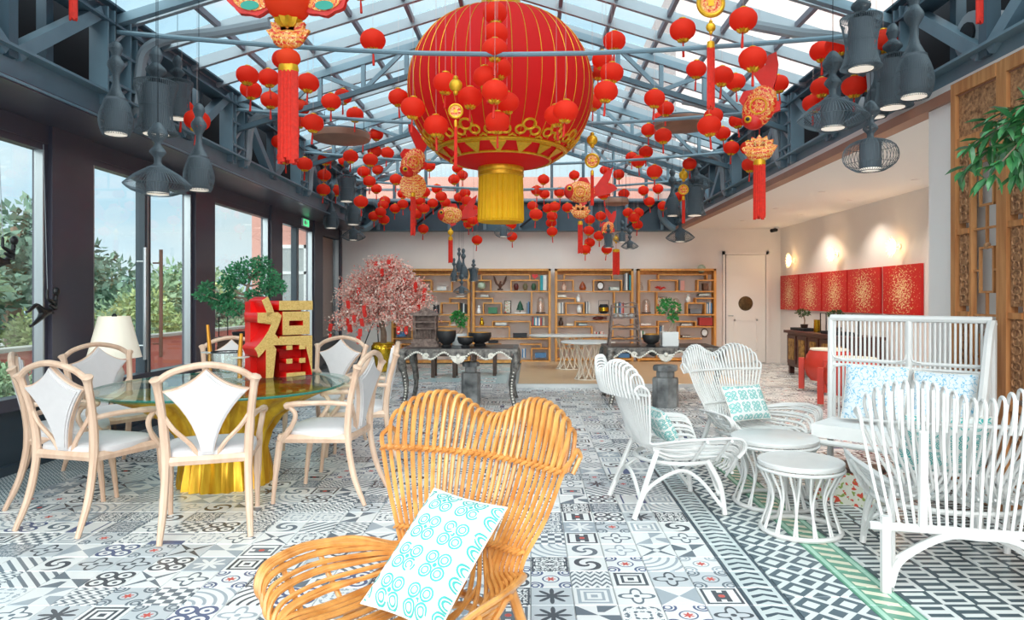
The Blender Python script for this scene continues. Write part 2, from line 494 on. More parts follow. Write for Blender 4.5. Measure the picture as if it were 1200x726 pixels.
# ---- window wall -------------------------------------------------
wl = struct(MB().bx(WL - 0.12, WL, -1.2, YB, 0, 0.50).build('wall_left', m_base, None, False))
MB().bx(WL - 0.12, WL + 0.02, -1.2, YB, 2.74, 2.96).build('header', m_frame, wl, False)
MB().bx(WL - 0.12, WL + 0.06, -1.2, YB, 0.0, 0.07).build('plinth', m_base, wl, False)
MB().bx(WL - 0.05, XL + 0.10, -1.2, YB, 2.90, 2.94).build('soffit', m_frame, wl, False)
piers = [(-1.2, -1.0), (1.0, 1.5), (3.55, 4.08), (6.07, 6.64), (8.67, 9.20), (11.20, 11.70), (13.45, 13.97), (YB - 0.1, YB)]
for (a, b) in piers:
    MB().bx(WL - 0.12, WL + 0.05, a, b, 0, 2.92).build('pier', m_frame, wl, False)
for i in range(len(piers) - 1):
    a, b = piers[i][1], piers[i + 1][0]
    w = struct(MB().bx(WL - 0.09, WL + 0.05, a, b, 0.50, 0.60).bx(WL - 0.09, WL + 0.01, a, b, 2.68, 2.74)
               .bx(WL - 0.09, WL + 0.01, a, a + 0.05, 0.6, 2.68).bx(WL - 0.09, WL + 0.01, b - 0.05, b, 0.6, 2.68)
               .build('window_%d' % (i + 1), m_frame, None, False))
    MB().bx(WL - 0.06, WL + 0.016, a + 0.05, a + 0.07, 0.6, 2.68).bx(WL - 0.06, WL + 0.016, b - 0.07, b - 0.05, 0.6, 2.68).build('edge_strip', m_alu, w, False)
    mids = [(a + b) / 2] if i in (1, 3, 5) else []
    xs = [a + 0.05] + mids + [b - 0.05]
    for k in range(len(xs) - 1):
        MB().bx(WL - 0.05, WL - 0.04, xs[k], xs[k + 1], 0.6, 2.68).build('pane', g_win, w, False)
    for c in mids:
        MB().bx(WL - 0.09, WL + 0.01, c - 0.06, c + 0.06, 0.6, 2.68).build('mullion', m_base, w, False)
        MB().bx(WL - 0.05, WL + 0.015, c - 0.012, c + 0.012, 0.6, 2.68).build('edge_strip', m_alu, w, False)
        if i == 3:
            for s, mm in ((-0.16, m_alu), (0.16, m_copper)):
                MB().tube([(WL + 0.07, c + s, 0.75), (WL + 0.07, c + s, 1.95)], 0.02, 8).tube([(WL - 0.02, c + s, 0.9), (WL + 0.07, c + s, 0.9)], 0.01, 6).tube(
                    [(WL - 0.02, c + s, 1.8), (WL + 0.07, c + s, 1.8)], 0.01, 6).build('door_pull', mm, w)

# ---- glass roof --------------------------------------------------
def zroof(x): return ZT + (x - XL) * (ZR - ZT) / (XC - XL) if x < XC else ZT + (XR - x) * (ZR - ZT) / (XR - XC)
roof = struct(MB().beam((XC, -1.2, ZR + 0.02), (XC, YB, ZR + 0.02), 0.14, 0.10).build('ceiling_glass_roof', m_bar2, None, False))
NC = 6
ys = [4.0 + 0.6 * i for i in range(20)]
for side in (0, 1):
    xs = [XL + (XC - XL) * k / NC for k in range(NC + 1)] if side == 0 else [XR + (XC - XR) * k / NC for k in range(NC + 1)]
    for k in range(NC):
        x = xs[k]
        MB().beam((x, -1.2, zroof(x) - 0.005), (x, YB, zroof(x) - 0.005), 0.045, 0.06).build('purlin', m_bar2, roof, False)
        xa, xb = xs[k], xs[k + 1]; za, zb = zroof(xa) + 0.05, zroof(xb) + 0.05
        pm = None
        for j in range(-1, len(ys) - 1):
            ya, yb = (-1.2, 4.0) if j < 0 else (ys[j], ys[j + 1])
            if j >= 0 and pm is not None:
                obj('pane', pm, roof, (0, ya - ys[0], 0)); continue
            q = MB(); h = 0.012
            q.add([(xa, ya, za), (xb, ya, zb), (xb, yb, zb), (xa, yb, za), (xa, ya, za + h), (xb, ya, zb + h), (xb, yb, zb + h), (xa, yb, za + h)],
                  [(0, 3, 2, 1), (4, 5, 6, 7), (0, 1, 5, 4), (1, 2, 6, 5), (2, 3, 7, 6), (3, 0, 4, 7)])
            o = q.build('pane', g_roof, roof, False)
            if j >= 0: pm = o.data
    ex = XL if side == 0 else XR
    rm = MB().beam((ex, 0, ZT - 0.02), (XC, 0, ZR - 0.02), 0.05, 0.11).mesh('rafter', m_bar, False)
    y = -0.8
    while y < YB:
        obj('rafter', rm, roof, (0, y, 0)); y += 0.6

def ibeam(mb, a, b, w, h, t=0.02, up=(0, 0, 1)):
    a = Vector(a); b = Vector(b); u = Vector(up)
    mb.beam(a, b, t, h, up); mb.beam(a + u * (h / 2), b + u * (h / 2), w, t, up); mb.beam(a - u * (h / 2), b - u * (h / 2), w, t, up)
for fy in FR:
    ft = struct(MB().beam((XL, fy, ZT - 0.10), (XC, fy, ZR - 0.10), 0.07, 0.08).beam((XR, fy, ZT - 0.10), (XC, fy, ZR - 0.10), 0.07, 0.08).build('roof_frame', m_steel, None, False))
    for ex in (XL, XR) if fy > 7 else ():
        s = 1 if ex < XC else -1
        def top(t): return Vector((ex + (XC - ex) * t, fy, ZT + (ZR - ZT) * t - 0.10))
        def bot(t): return top(t) - Vector((0, 0, 0.36))
        MB().beam(bot(0.0), bot(0.93), 0.06, 0.06).build('lower_chord', m_steel_d, ft, False)
        n = 6
        for k in range(n):
            ta, tb = k / n * 0.93, (k + 1) / n * 0.93
            MB().beam(bot(ta), top(ta), 0.05, 0.05).build('strut', m_steel, ft, False)
            MB().beam(bot(ta) if k % 2 else top(ta), top(tb) if k % 2 else bot(tb), 0.035, 0.05).build('brace', m_steel, ft, False)
    pts = [(XL + (XR - XL) * k / 10, fy - 0.07, 3.74 - 0.20 * math.sin(PI * k / 10)) for k in range(11)]
    MB().tube(pts, 0.022, 8).build('tie_rod', m_steel, ft)
    if fy > 9 or fy < 5: MB().beam((XC, fy - 0.07, 3.54), (XC, fy - 0.07, ZR - 0.1), 0.03, 0.03).build('hanger', m_steel_d, ft, False)

# ---- side trusses ------------------------------------------------
for si, ex in enumerate((XL, XR)):
    s = 1 if ex < 0 else -1
    mb = MB(); ibeam(mb, (ex, -1.2, 3.04), (ex, YB, 3.04), 0.22, 0.24)
    tr = struct(mb.build('side_truss', m_steel, None, False))
    mb = MB(); ibeam(mb, (ex, -1.2, 3.86), (ex, YB, 3.86), 0.20, 0.16); mb.build('top_chord', m_steel_d, tr, False)
    MB().bx(ex - s * 0.34 - 0.02, ex - s * 0.34 + 0.02, -1.2, YB, 3.06, 3.96).build('shade_panel', m_void, tr, False)  # dark sheet added to stand in for the shade behind the truss
    for fy in FR + [YB - 0.25]:
        for d in (-0.17, 0.17):
            mb = MB(); ibeam(mb, (ex, fy + d, 3.06), (ex, fy + d, 3.9), 0.16, 0.10, 0.018, up=(0, 1, 0)); mb.build('post', m_steel, tr, False)
        for z in (3.28, 3.56):
            MB().bx(ex - 0.08, ex + 0.08, fy - 0.2, fy + 0.2, z - 0.012, z + 0.012).build('batten', m_steel, tr, False)
        for z in (3.06, 3.30, 3.58):
            MB().beam((ex + s * 0.03, fy - 0.15, z), (ex + s * 0.03, fy + 0.15, z + 0.26), 0.03, 0.05, up=(1, 0, 0)).build('lacing', m_bar, tr, False)
    for a, b in zip(FR[:-1], FR[1:]):
        m = (a + b) / 2
        for (y0, z0, y1, z1) in ((a + 0.25, 3.84, m - 0.05, 3.14), (m + 0.05, 3.14, b - 0.25, 3.84)):
            MB().beam((ex, y0, z0), (ex, y1, z1), 0.10, 0.11, up=(1, 0, 0)).build('diagonal', m_steel, tr, False)
        MB().beam((ex, m, 3.1), (ex, m, 3.86), 0.10, 0.09).build('upright', m_steel_d, tr, False)
        for q in (0.28, 0.72):
            yy = a + (b - a) * q
            MB().beam((ex - s * 0.12, yy, 3.1), (ex - s * 0.12, yy, 3.86), 0.08, 0.08).build('upright', m_steel_d, tr, False)
    # knee pipes bending up to the roof
    for fy in FR[1:]:
        pts = spline([(ex - s * 0.10, fy + 0.24, 3.06), (ex + s * 0.06, fy + 0.24, 3.14), (ex + s * 0.09, fy + 0.24, 3.45), (ex + s * 0.16, fy + 0.22, 3.68),
                      (ex + s * 0.42, fy + 0.2, 3.79), (ex + s * 0.8, fy + 0.2, 3.83), (ex + s * 1.3, fy + 0.2, 3.92)], 5)
        MB().tube(pts, 0.05, 8).build('knee_pipe', m_bar, tr)
    if si == 1:
        for yy in (1.9, 2.9, 4.4, 5.2, 7.4, 9.9):
            MB().tube([(ex + 0.02, yy, 3.36), (ex + 0.30, yy, 3.36)], 0.17, 16).build('duct', m_bar, tr)
            MB().tube([(ex + 0.0, yy, 3.36), (ex + 0.03, yy, 3.36)], 0.09, 14).build('duct_mouth', m_void, tr)

# ---- back beam and gable ----------------------------------------
bbm = MB(); ibeam(bbm, (XL, YB - 0.12, 3.2), (XR, YB - 0.12, 3.2), 0.26, 0.62, 0.03)
bb = struct(bbm.build('back_beam', m_steel_d, None, False))
for k in range(9):
    x = XL + (XR - XL) * (k + 0.5) / 9
    MB().bx(x - 0.03, x + 0.03, YB - 0.26, YB - 0.12, 2.9, 3.5).build('stiffener', m_steel, bb, False)
    if k % 3 == 1: MB().beam((x, YB - 0.28, 2.95), (x + 0.7, YB - 0.28, 3.5), 0.04, 0.05, up=(0, 1, 0)).build('brace', m_void, bb, False)
for s, ex in ((1, XL), (-1, XR)):
    MB().tube(spline([(ex + s * 0.05, YB - 0.3, 3.5), (ex + s * 0.35, YB - 0.3, 3.46), (ex + s * 0.42, YB - 0.3, 3.2), (ex + s * 0.2, YB - 0.3, 2.95), (ex, YB - 0.3, 2.9)], 5), 0.07, 8).build('bent_pipe', m_steel, bb)
gb = struct(MB().beam((XL, YB, 3.56), (XR, YB, 3.56), 0.1, 0.08).beam((XL, YB, 3.80), (XR, YB, 3.80), 0.06, 0.05).build('gable_window', m_bar, None, False))
for k in range(1, 10):
    x = XL + (XR - XL) * k / 10
    MB().bx(x - 0.03, x + 0.03, YB - 0.04, YB + 0.04, 3.52, zroof(x)).build('mullion', m_steel_d, gb, False)
for k in range(10):
    a = XL + (XR - XL) * k / 10; b = XL + (XR - XL) * (k + 1) / 10
    q = MB().prism([(a, 3.56), (b, 3.56), (b, zroof(b)), (a, zroof(a))], YB, YB + 0.01)
    q.build('pane', g_win, gb, False)
struct(MB().bx(-5.6, 3.2, 18.2, 18.6, -0.5, 4.57).build('wall_neighbour', m_pink, None, False))

# ---- door in the back wall --------------------------------------
m_door = mat('door white', (238, 234, 230), 0.5)
pR = lambda x: (x - CX) / FPX * YB
dx0, dx1 = pR(850), pR(896)
dr = struct(MB().bx(dx0, dx1, YB - 0.05, YB - 0.005, 0.012, 2.36).build('door_1', m_door, None, False))
MB().bx(dx0 - 0.07, dx0 - 0.02, YB - 0.07, YB, 0.0, 2.44).bx(dx1 + 0.01, dx1 + 0.07, YB - 0.07, YB, 0.0, 2.44).bx(dx0 - 0.07, dx1 + 0.07, YB - 0.07, YB, 2.37, 2.44).build('door_frame', m_white, dr, False)
MB().bx(dx0 - 0.02, dx0, YB - 0.06, YB, 0.0, 2.37).build('door_gap_shade', m_void, dr, False)  # solid dark strip painted in place of the shade inside the gap
dm = (dx0 + dx1) / 2
mb = MB()
for (z0, z1) in ((0.25, 0.95),):
    for (a, b, c, d) in ((dm - 0.26, dm + 0.26, z0, z0 + 0.03), (dm - 0.26, dm + 0.26, z1 - 0.03, z1), (dm - 0.26, dm - 0.23, z0, z1), (dm + 0.23, dm + 0.26, z0, z1)):
        mb.bx(a, b, YB - 0.062, YB - 0.05, c, d)
mb.build('door_panel', m_door, dr, False)
m_bronze = mat('bronze relief', (112, 92, 62), 0.45, metal=0.7, var=0.5, scale=18, bump=0.6)
MB().lathe([(0.0001, 0.03), (0.1, 0.028), (0.145, 0.02), (0.16, 0.0)], 24, Matrix.Translation((dm, YB - 0.05, 1.30)) @ Matrix.Rotation(PI / 2, 4, 'X')).build('round_plaque', m_bronze, dr)
MB().tube([(dx0 + 0.06, YB - 0.05, 1.03), (dx0 + 0.06, YB - 0.09, 1.03), (dx0 + 0.15, YB - 0.09, 1.03)], 0.012, 8).build('door_handle', m_alu, dr)

# ---- outside -----------------------------------------------------
struct(MB().bx(-60, WL - 0.12, -20, 60, -0.42, -0.30).build('ground_terrace', m_terr, None, False))
pw = struct(MB().bx(-8.2, -8.0, -6, 44, -0.30, 0.58).build('terrace_wall', m_red_wall, None, False))
MB().bx(-8.26, -7.94, -6, 44, 0.58, 0.64).build('coping', m_terr, pw, False)
nb = struct(MB().bx(-5.7, WL - 0.13, 14.3, 18.2, -0.3, 3.8).build('wall_annex', m_pink, None, False))
m_wfr = mat('white painted frame', (236, 238, 240), 0.5)
g_dark = mat('door glass grey', (150, 158, 160), 0.15)
dn = struct(MB().bx(-5.35, -5.28, 14.24, 14.3, -0.3, 2.5).bx(-4.62, -4.55, 14.24, 14.3, -0.3, 2.5).bx(-5.35, -4.55, 14.24, 14.3, 2.43, 2.5).bx(-5.35, -4.55, 14.24, 14.3, 1.9, 1.96).build('door_2', m_wfr, None, False))
MB().bx(-5.28, -4.62, 14.27, 14.3, -0.28, 2.43).build('pane', g_dark, dn, False)
bd = struct(MB().bx(3.4, 14, 16.4, 26, -0.5, 9.0).build('wall_tower', mat('pale pink render', (236, 204, 194), 0.85, var=0.06, scale=1.0), None, False))
for k in range(3):
    MB().bx(4.4 + k * 2.4, 5.6 + k * 2.4, 16.34, 16.42, 5.4, 6.8).build('window_pane', g_dark, bd, False)
# ================================================================ rattan seating
m_rat = mat('honey rattan', (226, 164, 90), 0.38, rgb2=(192, 122, 54), scale=14, bump=0.1, coat=0.4)
m_wrat = mat('white painted rattan', (222, 222, 220), 0.45, var=0.06, scale=10, coat=0.2)
def rattan_chair(name, label, m, loc, rz, W=1.0, NB=33, thick=0.0095, HS=1.0, group=None, wrap=True, AF=1.0):
    t = thing(name, label, 'armchair', loc, rz, group)
    def H(u):
        a = abs(u); q = min(1.0, max(0.0, (a - 0.5) / 0.5))
        return (1.01 - 0.038 * (1 + math.cos(PI * u / 0.5)) * (1 if a < 0.5 else 0.0) - 0.17 * (1 - math.sqrt(1 - 0.98 * q * q))) * HS
    BZ = 0.80 * HS
    def armpt(s, q, y):
        "rolled arm section; q 0 (seat) .. 1 (outer top)"
        x = 0.262 * W + 0.125 * AF * q + 0.02 * math.sin(PI * q); z = 0.375 + 0.20 * q ** 0.9 - 0.035 * max(0, q - 0.75) / 0.25
        return Vector((s * x, y, z))
    def back(u):
        a = u * u; h = H(u)
        up = [(0.265 * u * W, 0.22 - 0.03 * a, 0.53), (0.325 * u * W, 0.275 - 0.06 * a, 0.66), (0.375 * u * W, 0.325 - 0.09 * a, BZ),
              (0.395 * u * W, 0.365 - 0.11 * a, BZ + (h - BZ) * 0.6), (0.395 * u * W, 0.39 - 0.115 * a, h - 0.012), (0.393 * u * W, 0.422 - 0.12 * a, h), (0.39 * u * W, 0.452 - 0.12 * a, h - 0.025),
              (0.385 * u * W, 0.445 - 0.12 * a, BZ + (h - BZ) * 0.3), (0.375 * u * W, 0.42 - 0.115 * a, BZ - 0.02)]
        e = abs(u); s = 1 if u > 0 else -1
        if e < 0.44:
            x = 0.27 * u / 0.44 * W
            low = [(x * 1.05, -0.33, 0.275), (x * 1.08, -0.385, 0.305), (x * 1.08, -0.39, 0.36), (x * 1.05, -0.33, 0.385), (x, -0.18, 0.37), (x * 0.95, 0.0, 0.365), (0.5 * x + 0.12 * u * W, 0.13, 0.405)]
        else:
            q = (e - 0.44) / 0.56
            f, g = armpt(s, q, -0.12), armpt(s, q, -0.27)
            low = [(g.x * 0.90, -0.335, g.z - 0.13), (g.x * 0.93, -0.37, g.z - 0.075), (g.x * 0.97, -0.345, g.z - 0.02), g, f, (0.45 * f.x + 0.55 * 0.255 * u * W + s * 0.02, 0.07, 0.5 * f.z + 0.5 * (0.42 + 0.06 * q)), (0.255 * u * W, 0.175, 0.445 + 0.03 * q)]
        return low + up
    for i in range(NB):
        u = -1 + 2 * i / (NB - 1)
        MB().tube(spline(back(u), 4), thick * R.uniform(0.9, 1.1), 6).build('back_cane', m, t)
    def row(f, n=21): return [f(-1 + 2 * j / (n - 1)) for j in range(n)]
    def band(nm, z, dy, ww=1.0):
        def at(u):
            p = spline(back(u)[7:], 6); b = min(p[:22], key=lambda v: abs(v.z - z)); return Vector((b.x * ww, b.y + dy, z))
        pts = row(at)
        MB().tube(pts, 0.009, 6).build(nm, m, t)
        if wrap:
            mb = MB()
            for j in range(NB):
                c = at(-1 + 2 * (j + 0.5) / NB)
                mb.tube([c + Vector((-0.014 * W, -0.012, -0.008)), c + Vector((0, -0.018, 0.002)), c + Vector((0.014 * W, -0.012, 0.010))], 0.0055, 5)
            mb.build('binding', m, t)
    band('cross_band', BZ, -0.006); band('cross_band', 0.54, -0.006); band('cross_band', BZ, 0.022)
    # infill canes of seat and arms, ribs and rims
    for k in range(9):
        u = -0.40 + 0.1 * k; x = 0.27 * u / 0.44 * W
        MB().tube(spline([(x * 0.92, 0.15, 0.41), (x * 0.95, 0.03, 0.368), (x, -0.18, 0.372), (x * 1.05, -0.33, 0.388), (x * 1.08, -0.39, 0.355), (x * 1.06, -0.37, 0.29)], 4), thick, 6).build('seat_cane', m, t)
    for s in (-1, 1):
        for k in range(4):
            q = 0.15 + 0.25 * k; f, g = armpt(s, q, -0.12), armpt(s, q, -0.27)
            MB().tube(spline([(s * 0.24 * W, 0.16, 0.43 + 0.04 * q), (f.x * 0.9, 0.04, f.z - 0.015), f, g, (g.x * 0.97, -0.345, g.z - 0.02), (g.x * 0.92, -0.365, g.z - 0.08), (g.x * 0.9, -0.33, g.z - 0.13)], 4), thick, 6).build('arm_cane', m, t)
        for yy in (-0.10, -0.26):
            MB().tube([armpt(s, k / 11, yy) + Vector((s * 0.004, 0, -0.016)) for k in range(12)], 0.010, 6).build('arm_rib', m, t)
        MB().tube([Vector((armpt(s, k / 11, 0).x * 0.9, -0.335, armpt(s, k / 11, 0).z - 0.13)) for k in range(12)], 0.009, 6).build('arm_rim', m, t)
    # under frame
    fx = 0.25 * W
    ring = [(fx * math.cos(a) * 1.12, -0.08 + 0.27 * math.sin(a), 0.345) for a in [2 * PI * k / 24 for k in range(24)]]
    MB().tube(ring, 0.014, 6, closed=True).build('seat_ring', m, t)
    MB().tube([(fx * 1.08, -0.365, 0.275), (0, -0.37, 0.27), (-fx * 1.08, -0.365, 0.275)], 0.011, 6).build('front_rail', m, t)
    for s in (-1, 1):
        MB().tube(spline([(s * fx * 0.95, 0.12, 0.46), (s * fx, 0.17, 0.34), (s * fx * 1.1, 0.30, 0.01)], 5), 0.018, 8).build('leg', m, t)
        MB().tube(spline([(s * fx, -0.20, 0.36), (s * fx * 1.08, -0.28, 0.2), (s * fx * 1.12, -0.31, 0.01)], 5), 0.018, 8).build('leg', m, t)
        MB().tube(spline([(s * fx * 1.1, 0.28, 0.06), (s * fx * 1.07, 0.20, 0.20), (s * fx * 1.07, 0.0, 0.30), (s * fx * 1.07, -0.14, 0.24), (s * fx * 1.11, -0.29, 0.06)], 5), 0.013, 6).build('brace', m, t)
    for yy, z in ((0.25, 0.10), (-0.27, 0.14)):
        MB().tube(spline([(-fx * 1.1, yy, z), (-fx * 0.5, yy, z + 0.13), (0, yy, z + 0.17), (fx * 0.5, yy, z + 0.13), (fx * 1.1, yy, z)], 5), 0.013, 6).build('brace', m, t)
    return t
nat = rattan_chair('rattan_armchair', 'honey brown rattan armchair with twin-humped back and patterned cushion', m_rat, (-0.36, 2.36, 0), math.radians(-31), HS=1.02, W=1.08, NB=29, thick=0.0088)
rattan_chair('rattan_armchair', 'white rattan armchair with its back to the silver console, facing the round side tables', m_wrat, (0.90, 4.74, 0), math.radians(100), wrap=False, thick=0.0075, AF=1.75, NB=27)
rattan_chair('rattan_armchair', 'white rattan armchair with teal patterned cushion, between the bookcases and the round tables', m_wrat, (1.74, 5.68, 0), math.radians(24), wrap=False, thick=0.0075, AF=1.75, NB=27)
# wide white chair seen from behind
wide = rattan_chair('rattan_lounge_chair', 'wide white rattan lounge chair turned away, thick posts behind its back', m_wrat, (2.18, 3.62, 0), math.radians(166), W=1.3, NB=27, thick=0.008, wrap=False)
for i in range(25):
    u = -1 + 2 * i / 24
    q = max(0, abs(u) - 0.5) / 0.5; h = 1.01 - 0.038 * (1 + math.cos(PI * u / 0.5)) * (1 if abs(u) < 0.5 else 0.0) - 0.17 * (1 - math.sqrt(1 - 0.98 * q * q))
    MB().tube(spline([(0.505 * u, 0.45 - 0.12 * u * u, h - 0.03), (0.49 * u, 0.43 - 0.11 * u * u, 0.74), (0.44 * u, 0.40 - 0.08 * u * u, 0.5), (0.40 * u, 0.37 - 0.03 * u * u, 0.31)], 4), 0.0075, 6).build('rear_cane', m_wrat, wide)
for s in (-1, 1):
    MB().tube([(s * 0.24, 0.375, 0.30), (s * 0.25, 0.43, 0.78)], 0.022, 8).build('back_post', m_wrat, wide)
MB().tube([(-0.47, 0.37, 0.31), (0.47, 0.37, 0.31)], 0.02, 8).build('rear_beam', m_wrat, wide)
for s in (-1, 1):
    MB().tube([(s * 0.40, 0.38, 0.0), (s * 0.40, 0.37, 0.36)], 0.026, 8).build('rear_leg', m_wrat, wide)
MB().tube(spline([(-0.38, 0.38, 0.03), (-0.33, 0.38, 0.16), (-0.15, 0.38, 0.28), (0, 0.38, 0.29), (0.15, 0.38, 0.28), (0.33, 0.38, 0.16), (0.38, 0.38, 0.03)], 5), 0.017, 8).build('rear_arch', m_wrat, wide)

# cushions ---------------------------------------------------------
def f_ogee(x, y, n):
    px = (x * 2.0 + 10.0).frac() * 2.0 - 1.0; py = (y * 2.0 + 10.0).frac() * 2.0 - 1.0
    c = rad(abs(px) - 0.42, abs(py) - 0.42); r = rad(px, py); q = n(x, y, 5.0)
    return ((abs(c - 0.36) < 0.055).mx(abs(c - 0.2) < 0.045).mx(r < 0.13)) * (q > 0.36)
m_cush = pattern('cushion teal ogee', f_ogee, (222, 226, 224), (70, 172, 168), rough=0.85)
m_cush2 = pattern('cushion pale blue sketch', lambda x, y, n: abs(n(x, y, 5.0) - 0.5) < 0.02, (222, 230, 234), (120, 184, 214), rough=0.85)
m_pipe = mat('cushion piping', (226, 222, 214), 0.8)
m_pad = mat('white seat pad', (238, 238, 236), 0.85, var=0.04, scale=8)
def pillow(name, label, w, h, th, m, loc, rot, n=16):
    "soft cushion: w by h, standing in its local XZ plane"
    mb = MB(); uv = []
    for side in (-1, 1):
        b = len(mb.v)
        for j in range(n + 1):
            for i in range(n + 1):
                a, c = -1 + 2 * i / n, -1 + 2 * j / n
                e = max(0.0, (1 - a ** 4) * (1 - c ** 4)) ** 0.55
                pinch = 1 - 0.06 * (1 - a * a) * c * c - 0.0
                mb.v.append(Vector((a * w / 2 * (1 - 0.05 * (1 - c * c)), side * th / 2 * e, c * h / 2 * (1 - 0.05 * (1 - a * a)))))
        for j in range(n):
            for i in range(n):
                q = [b + j * (n + 1) + i, b + j * (n + 1) + i + 1, b + (j + 1) * (n + 1) + i + 1, b + (j + 1) * (n + 1) + i]
                mb.f.append(q if side < 0 else q[::-1]); mb.m.append(0)
    me = mb.mesh(name, m)
    lay = me.uv_layers.new(name='UVMap')
    for lp in me.loops:
        co = me.vertices[lp.vertex_index].co; lay.data[lp.index].uv = (co.x / max(w, h) + 0.5, co.z / max(w, h) + 0.5)
    t = thing(name, label, 'cushion', loc)
    t.rotation_euler = rot
    obj('cover', me, t)
    k = 10; ed = []
    for (sx, sz, ex, ez) in ((-1, -1, 1, -1), (1, -1, 1, 1), (1, 1, -1, 1), (-1, 1, -1, -1)):
        for q in range(k):
            a = sx + (ex - sx) * q / k; c = sz + (ez - sz) * q / k
            ed.append((a * w / 2 * (1 - 0.05 * (1 - c * c)), 0, c * h / 2 * (1 - 0.05 * (1 - a * a))))
    MB().tube(ed, 0.004, 5, closed=True).build('piping', m_pipe, t)
    return t
rd = math.radians
pillow('scatter_cushion', 'white cushion with teal printed rosettes on the honey rattan chair', 0.31, 0.45, 0.11, m_cush, (-0.31, 2.29, 0.565), (rd(-50), rd(4), rd(-31)))
pillow('scatter_cushion', 'teal printed cushion leaning in the white rattan chair before the bookcases', 0.40, 0.30, 0.10, m_cush, (1.75, 5.68, 0.56), (rd(-28), 0, rd(24)))
pillow('scatter_cushion', 'teal cushion mostly hidden in the white chair backing onto the silver console', 0.36, 0.26, 0.10, m_cush, (0.88, 4.74, 0.55), (rd(-30), 0, rd(100)))
# ================================================================ dining set
m_oak = mat('limed pale wood', (226, 196, 172), 0.45, rgb2=(208, 172, 146), scale=6, stretch=(3, 3, 0.6), coat=0.15)
m_uph = mat('white upholstery', (214, 210, 210), 0.8, var=0.04, scale=20)
m_gold = mat('gold leaf trunk', (240, 196, 56), 0.3, metal=0.55, rgb2=(196, 138, 20), scale=5, bump=0.35, stretch=(3, 3, 0.5))
m_goldp = mat('gold polished', (218, 176, 48), 0.22, metal=0.9, var=0.2, scale=4)
g_table = glass('table glass', (0.84, 0.95, 0.91), 0.18)
m_gedge = mat('glass edge green', (44, 120, 104), 0.12)
def dining_chair(name, label, loc, rz):
    t = thing(name, label, 'dining chair', loc, rz, 'armchairs around the glass table')
    tilt = Matrix.Translation((0, 0.215, 0.46)) @ Matrix.Rotation(rd(-10), 4, 'X')
    for s in (-1, 1):
        MB().tube(spline([(s * 0.215, 0.345, 0.0), (s * 0.205, 0.265, 0.2), (s * 0.20, 0.225, 0.45), (s * 0.212, 0.245, 0.68), (s * 0.232, 0.295, 0.88), (s * 0.24, 0.31, 0.92)], 4),
                  [0.014, 0.016, 0.018, 0.019] + [0.021] * 4 + [0.024] * 4 + [0.021] * 4 + [0.022, 0.028, 0.032, 0.032, 0.02], 8).build('rear_post', m_oak, t)
        MB().tube(spline([(s * 0.235, -0.265, 0.0), (s * 0.235, -0.245, 0.2), (s * 0.24, -0.215, 0.42)], 5), [0.014] * 3 + [0.017] * 3 + [0.022] * 5, 8).build('leg', m_oak, t)
        arm = spline([(s * 0.212, 0.245, 0.665), (s * 0.235, 0.10, 0.675), (s * 0.265, -0.05, 0.672), (s * 0.272, -0.13, 0.665), (s * 0.272, -0.165, 0.645)], 4)
        MB().tube(arm, [0.016] * 8 + [0.019] * 5 + [0.024] * 3 + [0.012], 8).build('armrest', m_oak, t)
        MB().tube(spline([(s * 0.27, -0.14, 0.655), (s * 0.262, -0.10, 0.60), (s * 0.25, -0.13, 0.52), (s * 0.245, -0.205, 0.42)], 4), [0.016] * 9 + [0.019] * 4, 8).build('arm_support', m_oak, t)
        MB().tube(spline([(s * 0.208, 0.245, 0.70), (s * 0.16, 0.245, 0.62), (s * 0.085, 0.228, 0.53), (s * 0.045, 0.218, 0.455)], 4), 0.013, 6).build('back_strut', m_oak, t)
        MB().tube([(s * 0.24, -0.215, 0.435), (s * 0.20, 0.225, 0.435)], 0.02, 6, fl=1.6).build('side_rail', m_oak, t)
    MB().tube(spline([(-0.236, 0.30, 0.895), (-0.15, 0.315, 0.955), (0, 0.325, 0.988), (0.15, 0.315, 0.955), (0.236, 0.30, 0.895)], 5), 0.019, 8).build('top_rail', m_oak, t)
    MB().tube([(-0.24, -0.215, 0.435), (0.24, -0.215, 0.435)], 0.02, 6, fl=1.6).build('front_rail', m_oak, t)
    MB().tube([(-0.2, 0.225, 0.435), (0.2, 0.225, 0.435)], 0.018, 6, fl=1.6).build('rear_rail', m_oak, t)
    # star-shaped padded back
    key = [(0.0, 0.512), (0.195, 0.385), (0.028, 0.01), (-0.028, 0.01), (-0.195, 0.385)]
    ctr = [(0.085, 0.40), (0.055, 0.23), (0, 0.01), (-0.055, 0.23), (-0.085, 0.40)]
    poly = []
    for i in range(5):
        a, c, b = Vector(key[i]), Vector(ctr[i]), Vector(key[(i + 1) % 5])
        for q in range(7 if i != 2 else 1):
            f = q / 7; poly.append(tuple(a * (1 - f) ** 2 + c * 2 * f * (1 - f) + b * f * f))
    MB().prism([(p[0] * 1.07, p[1] * 1.015) for p in poly], -0.012, 0.012, tilt).build('back_frame', m_oak, t)
    MB().prism(poly, -0.024, 0.024, tilt).prism([(p[0] * 0.88, 0.25 + (p[1] - 0.25) * 0.92) for p in poly], -0.032, 0.032, tilt).build('back_pad', m_uph, t)
    prof = []
    def sq(a, k, z): return [(k * (0.238 - 0.018 * (math.sin(th) > 0) * math.sin(th)) * math.copysign(abs(math.cos(th)) ** 0.45, math.cos(th)), 0.0 + k * 0.232 * math.copysign(abs(math.sin(th)) ** 0.45, math.sin(th)), z) for th in a]
    a = [2 * PI * k / 28 for k in range(28)]
    mb = MB(); rings = [sq(a, 0.97, 0.44), sq(a, 1.0, 0.462), sq(a, 0.985, 0.482), sq(a, 0.9, 0.497), sq(a, 0.6, 0.506), sq(a, 0.2, 0.508)]
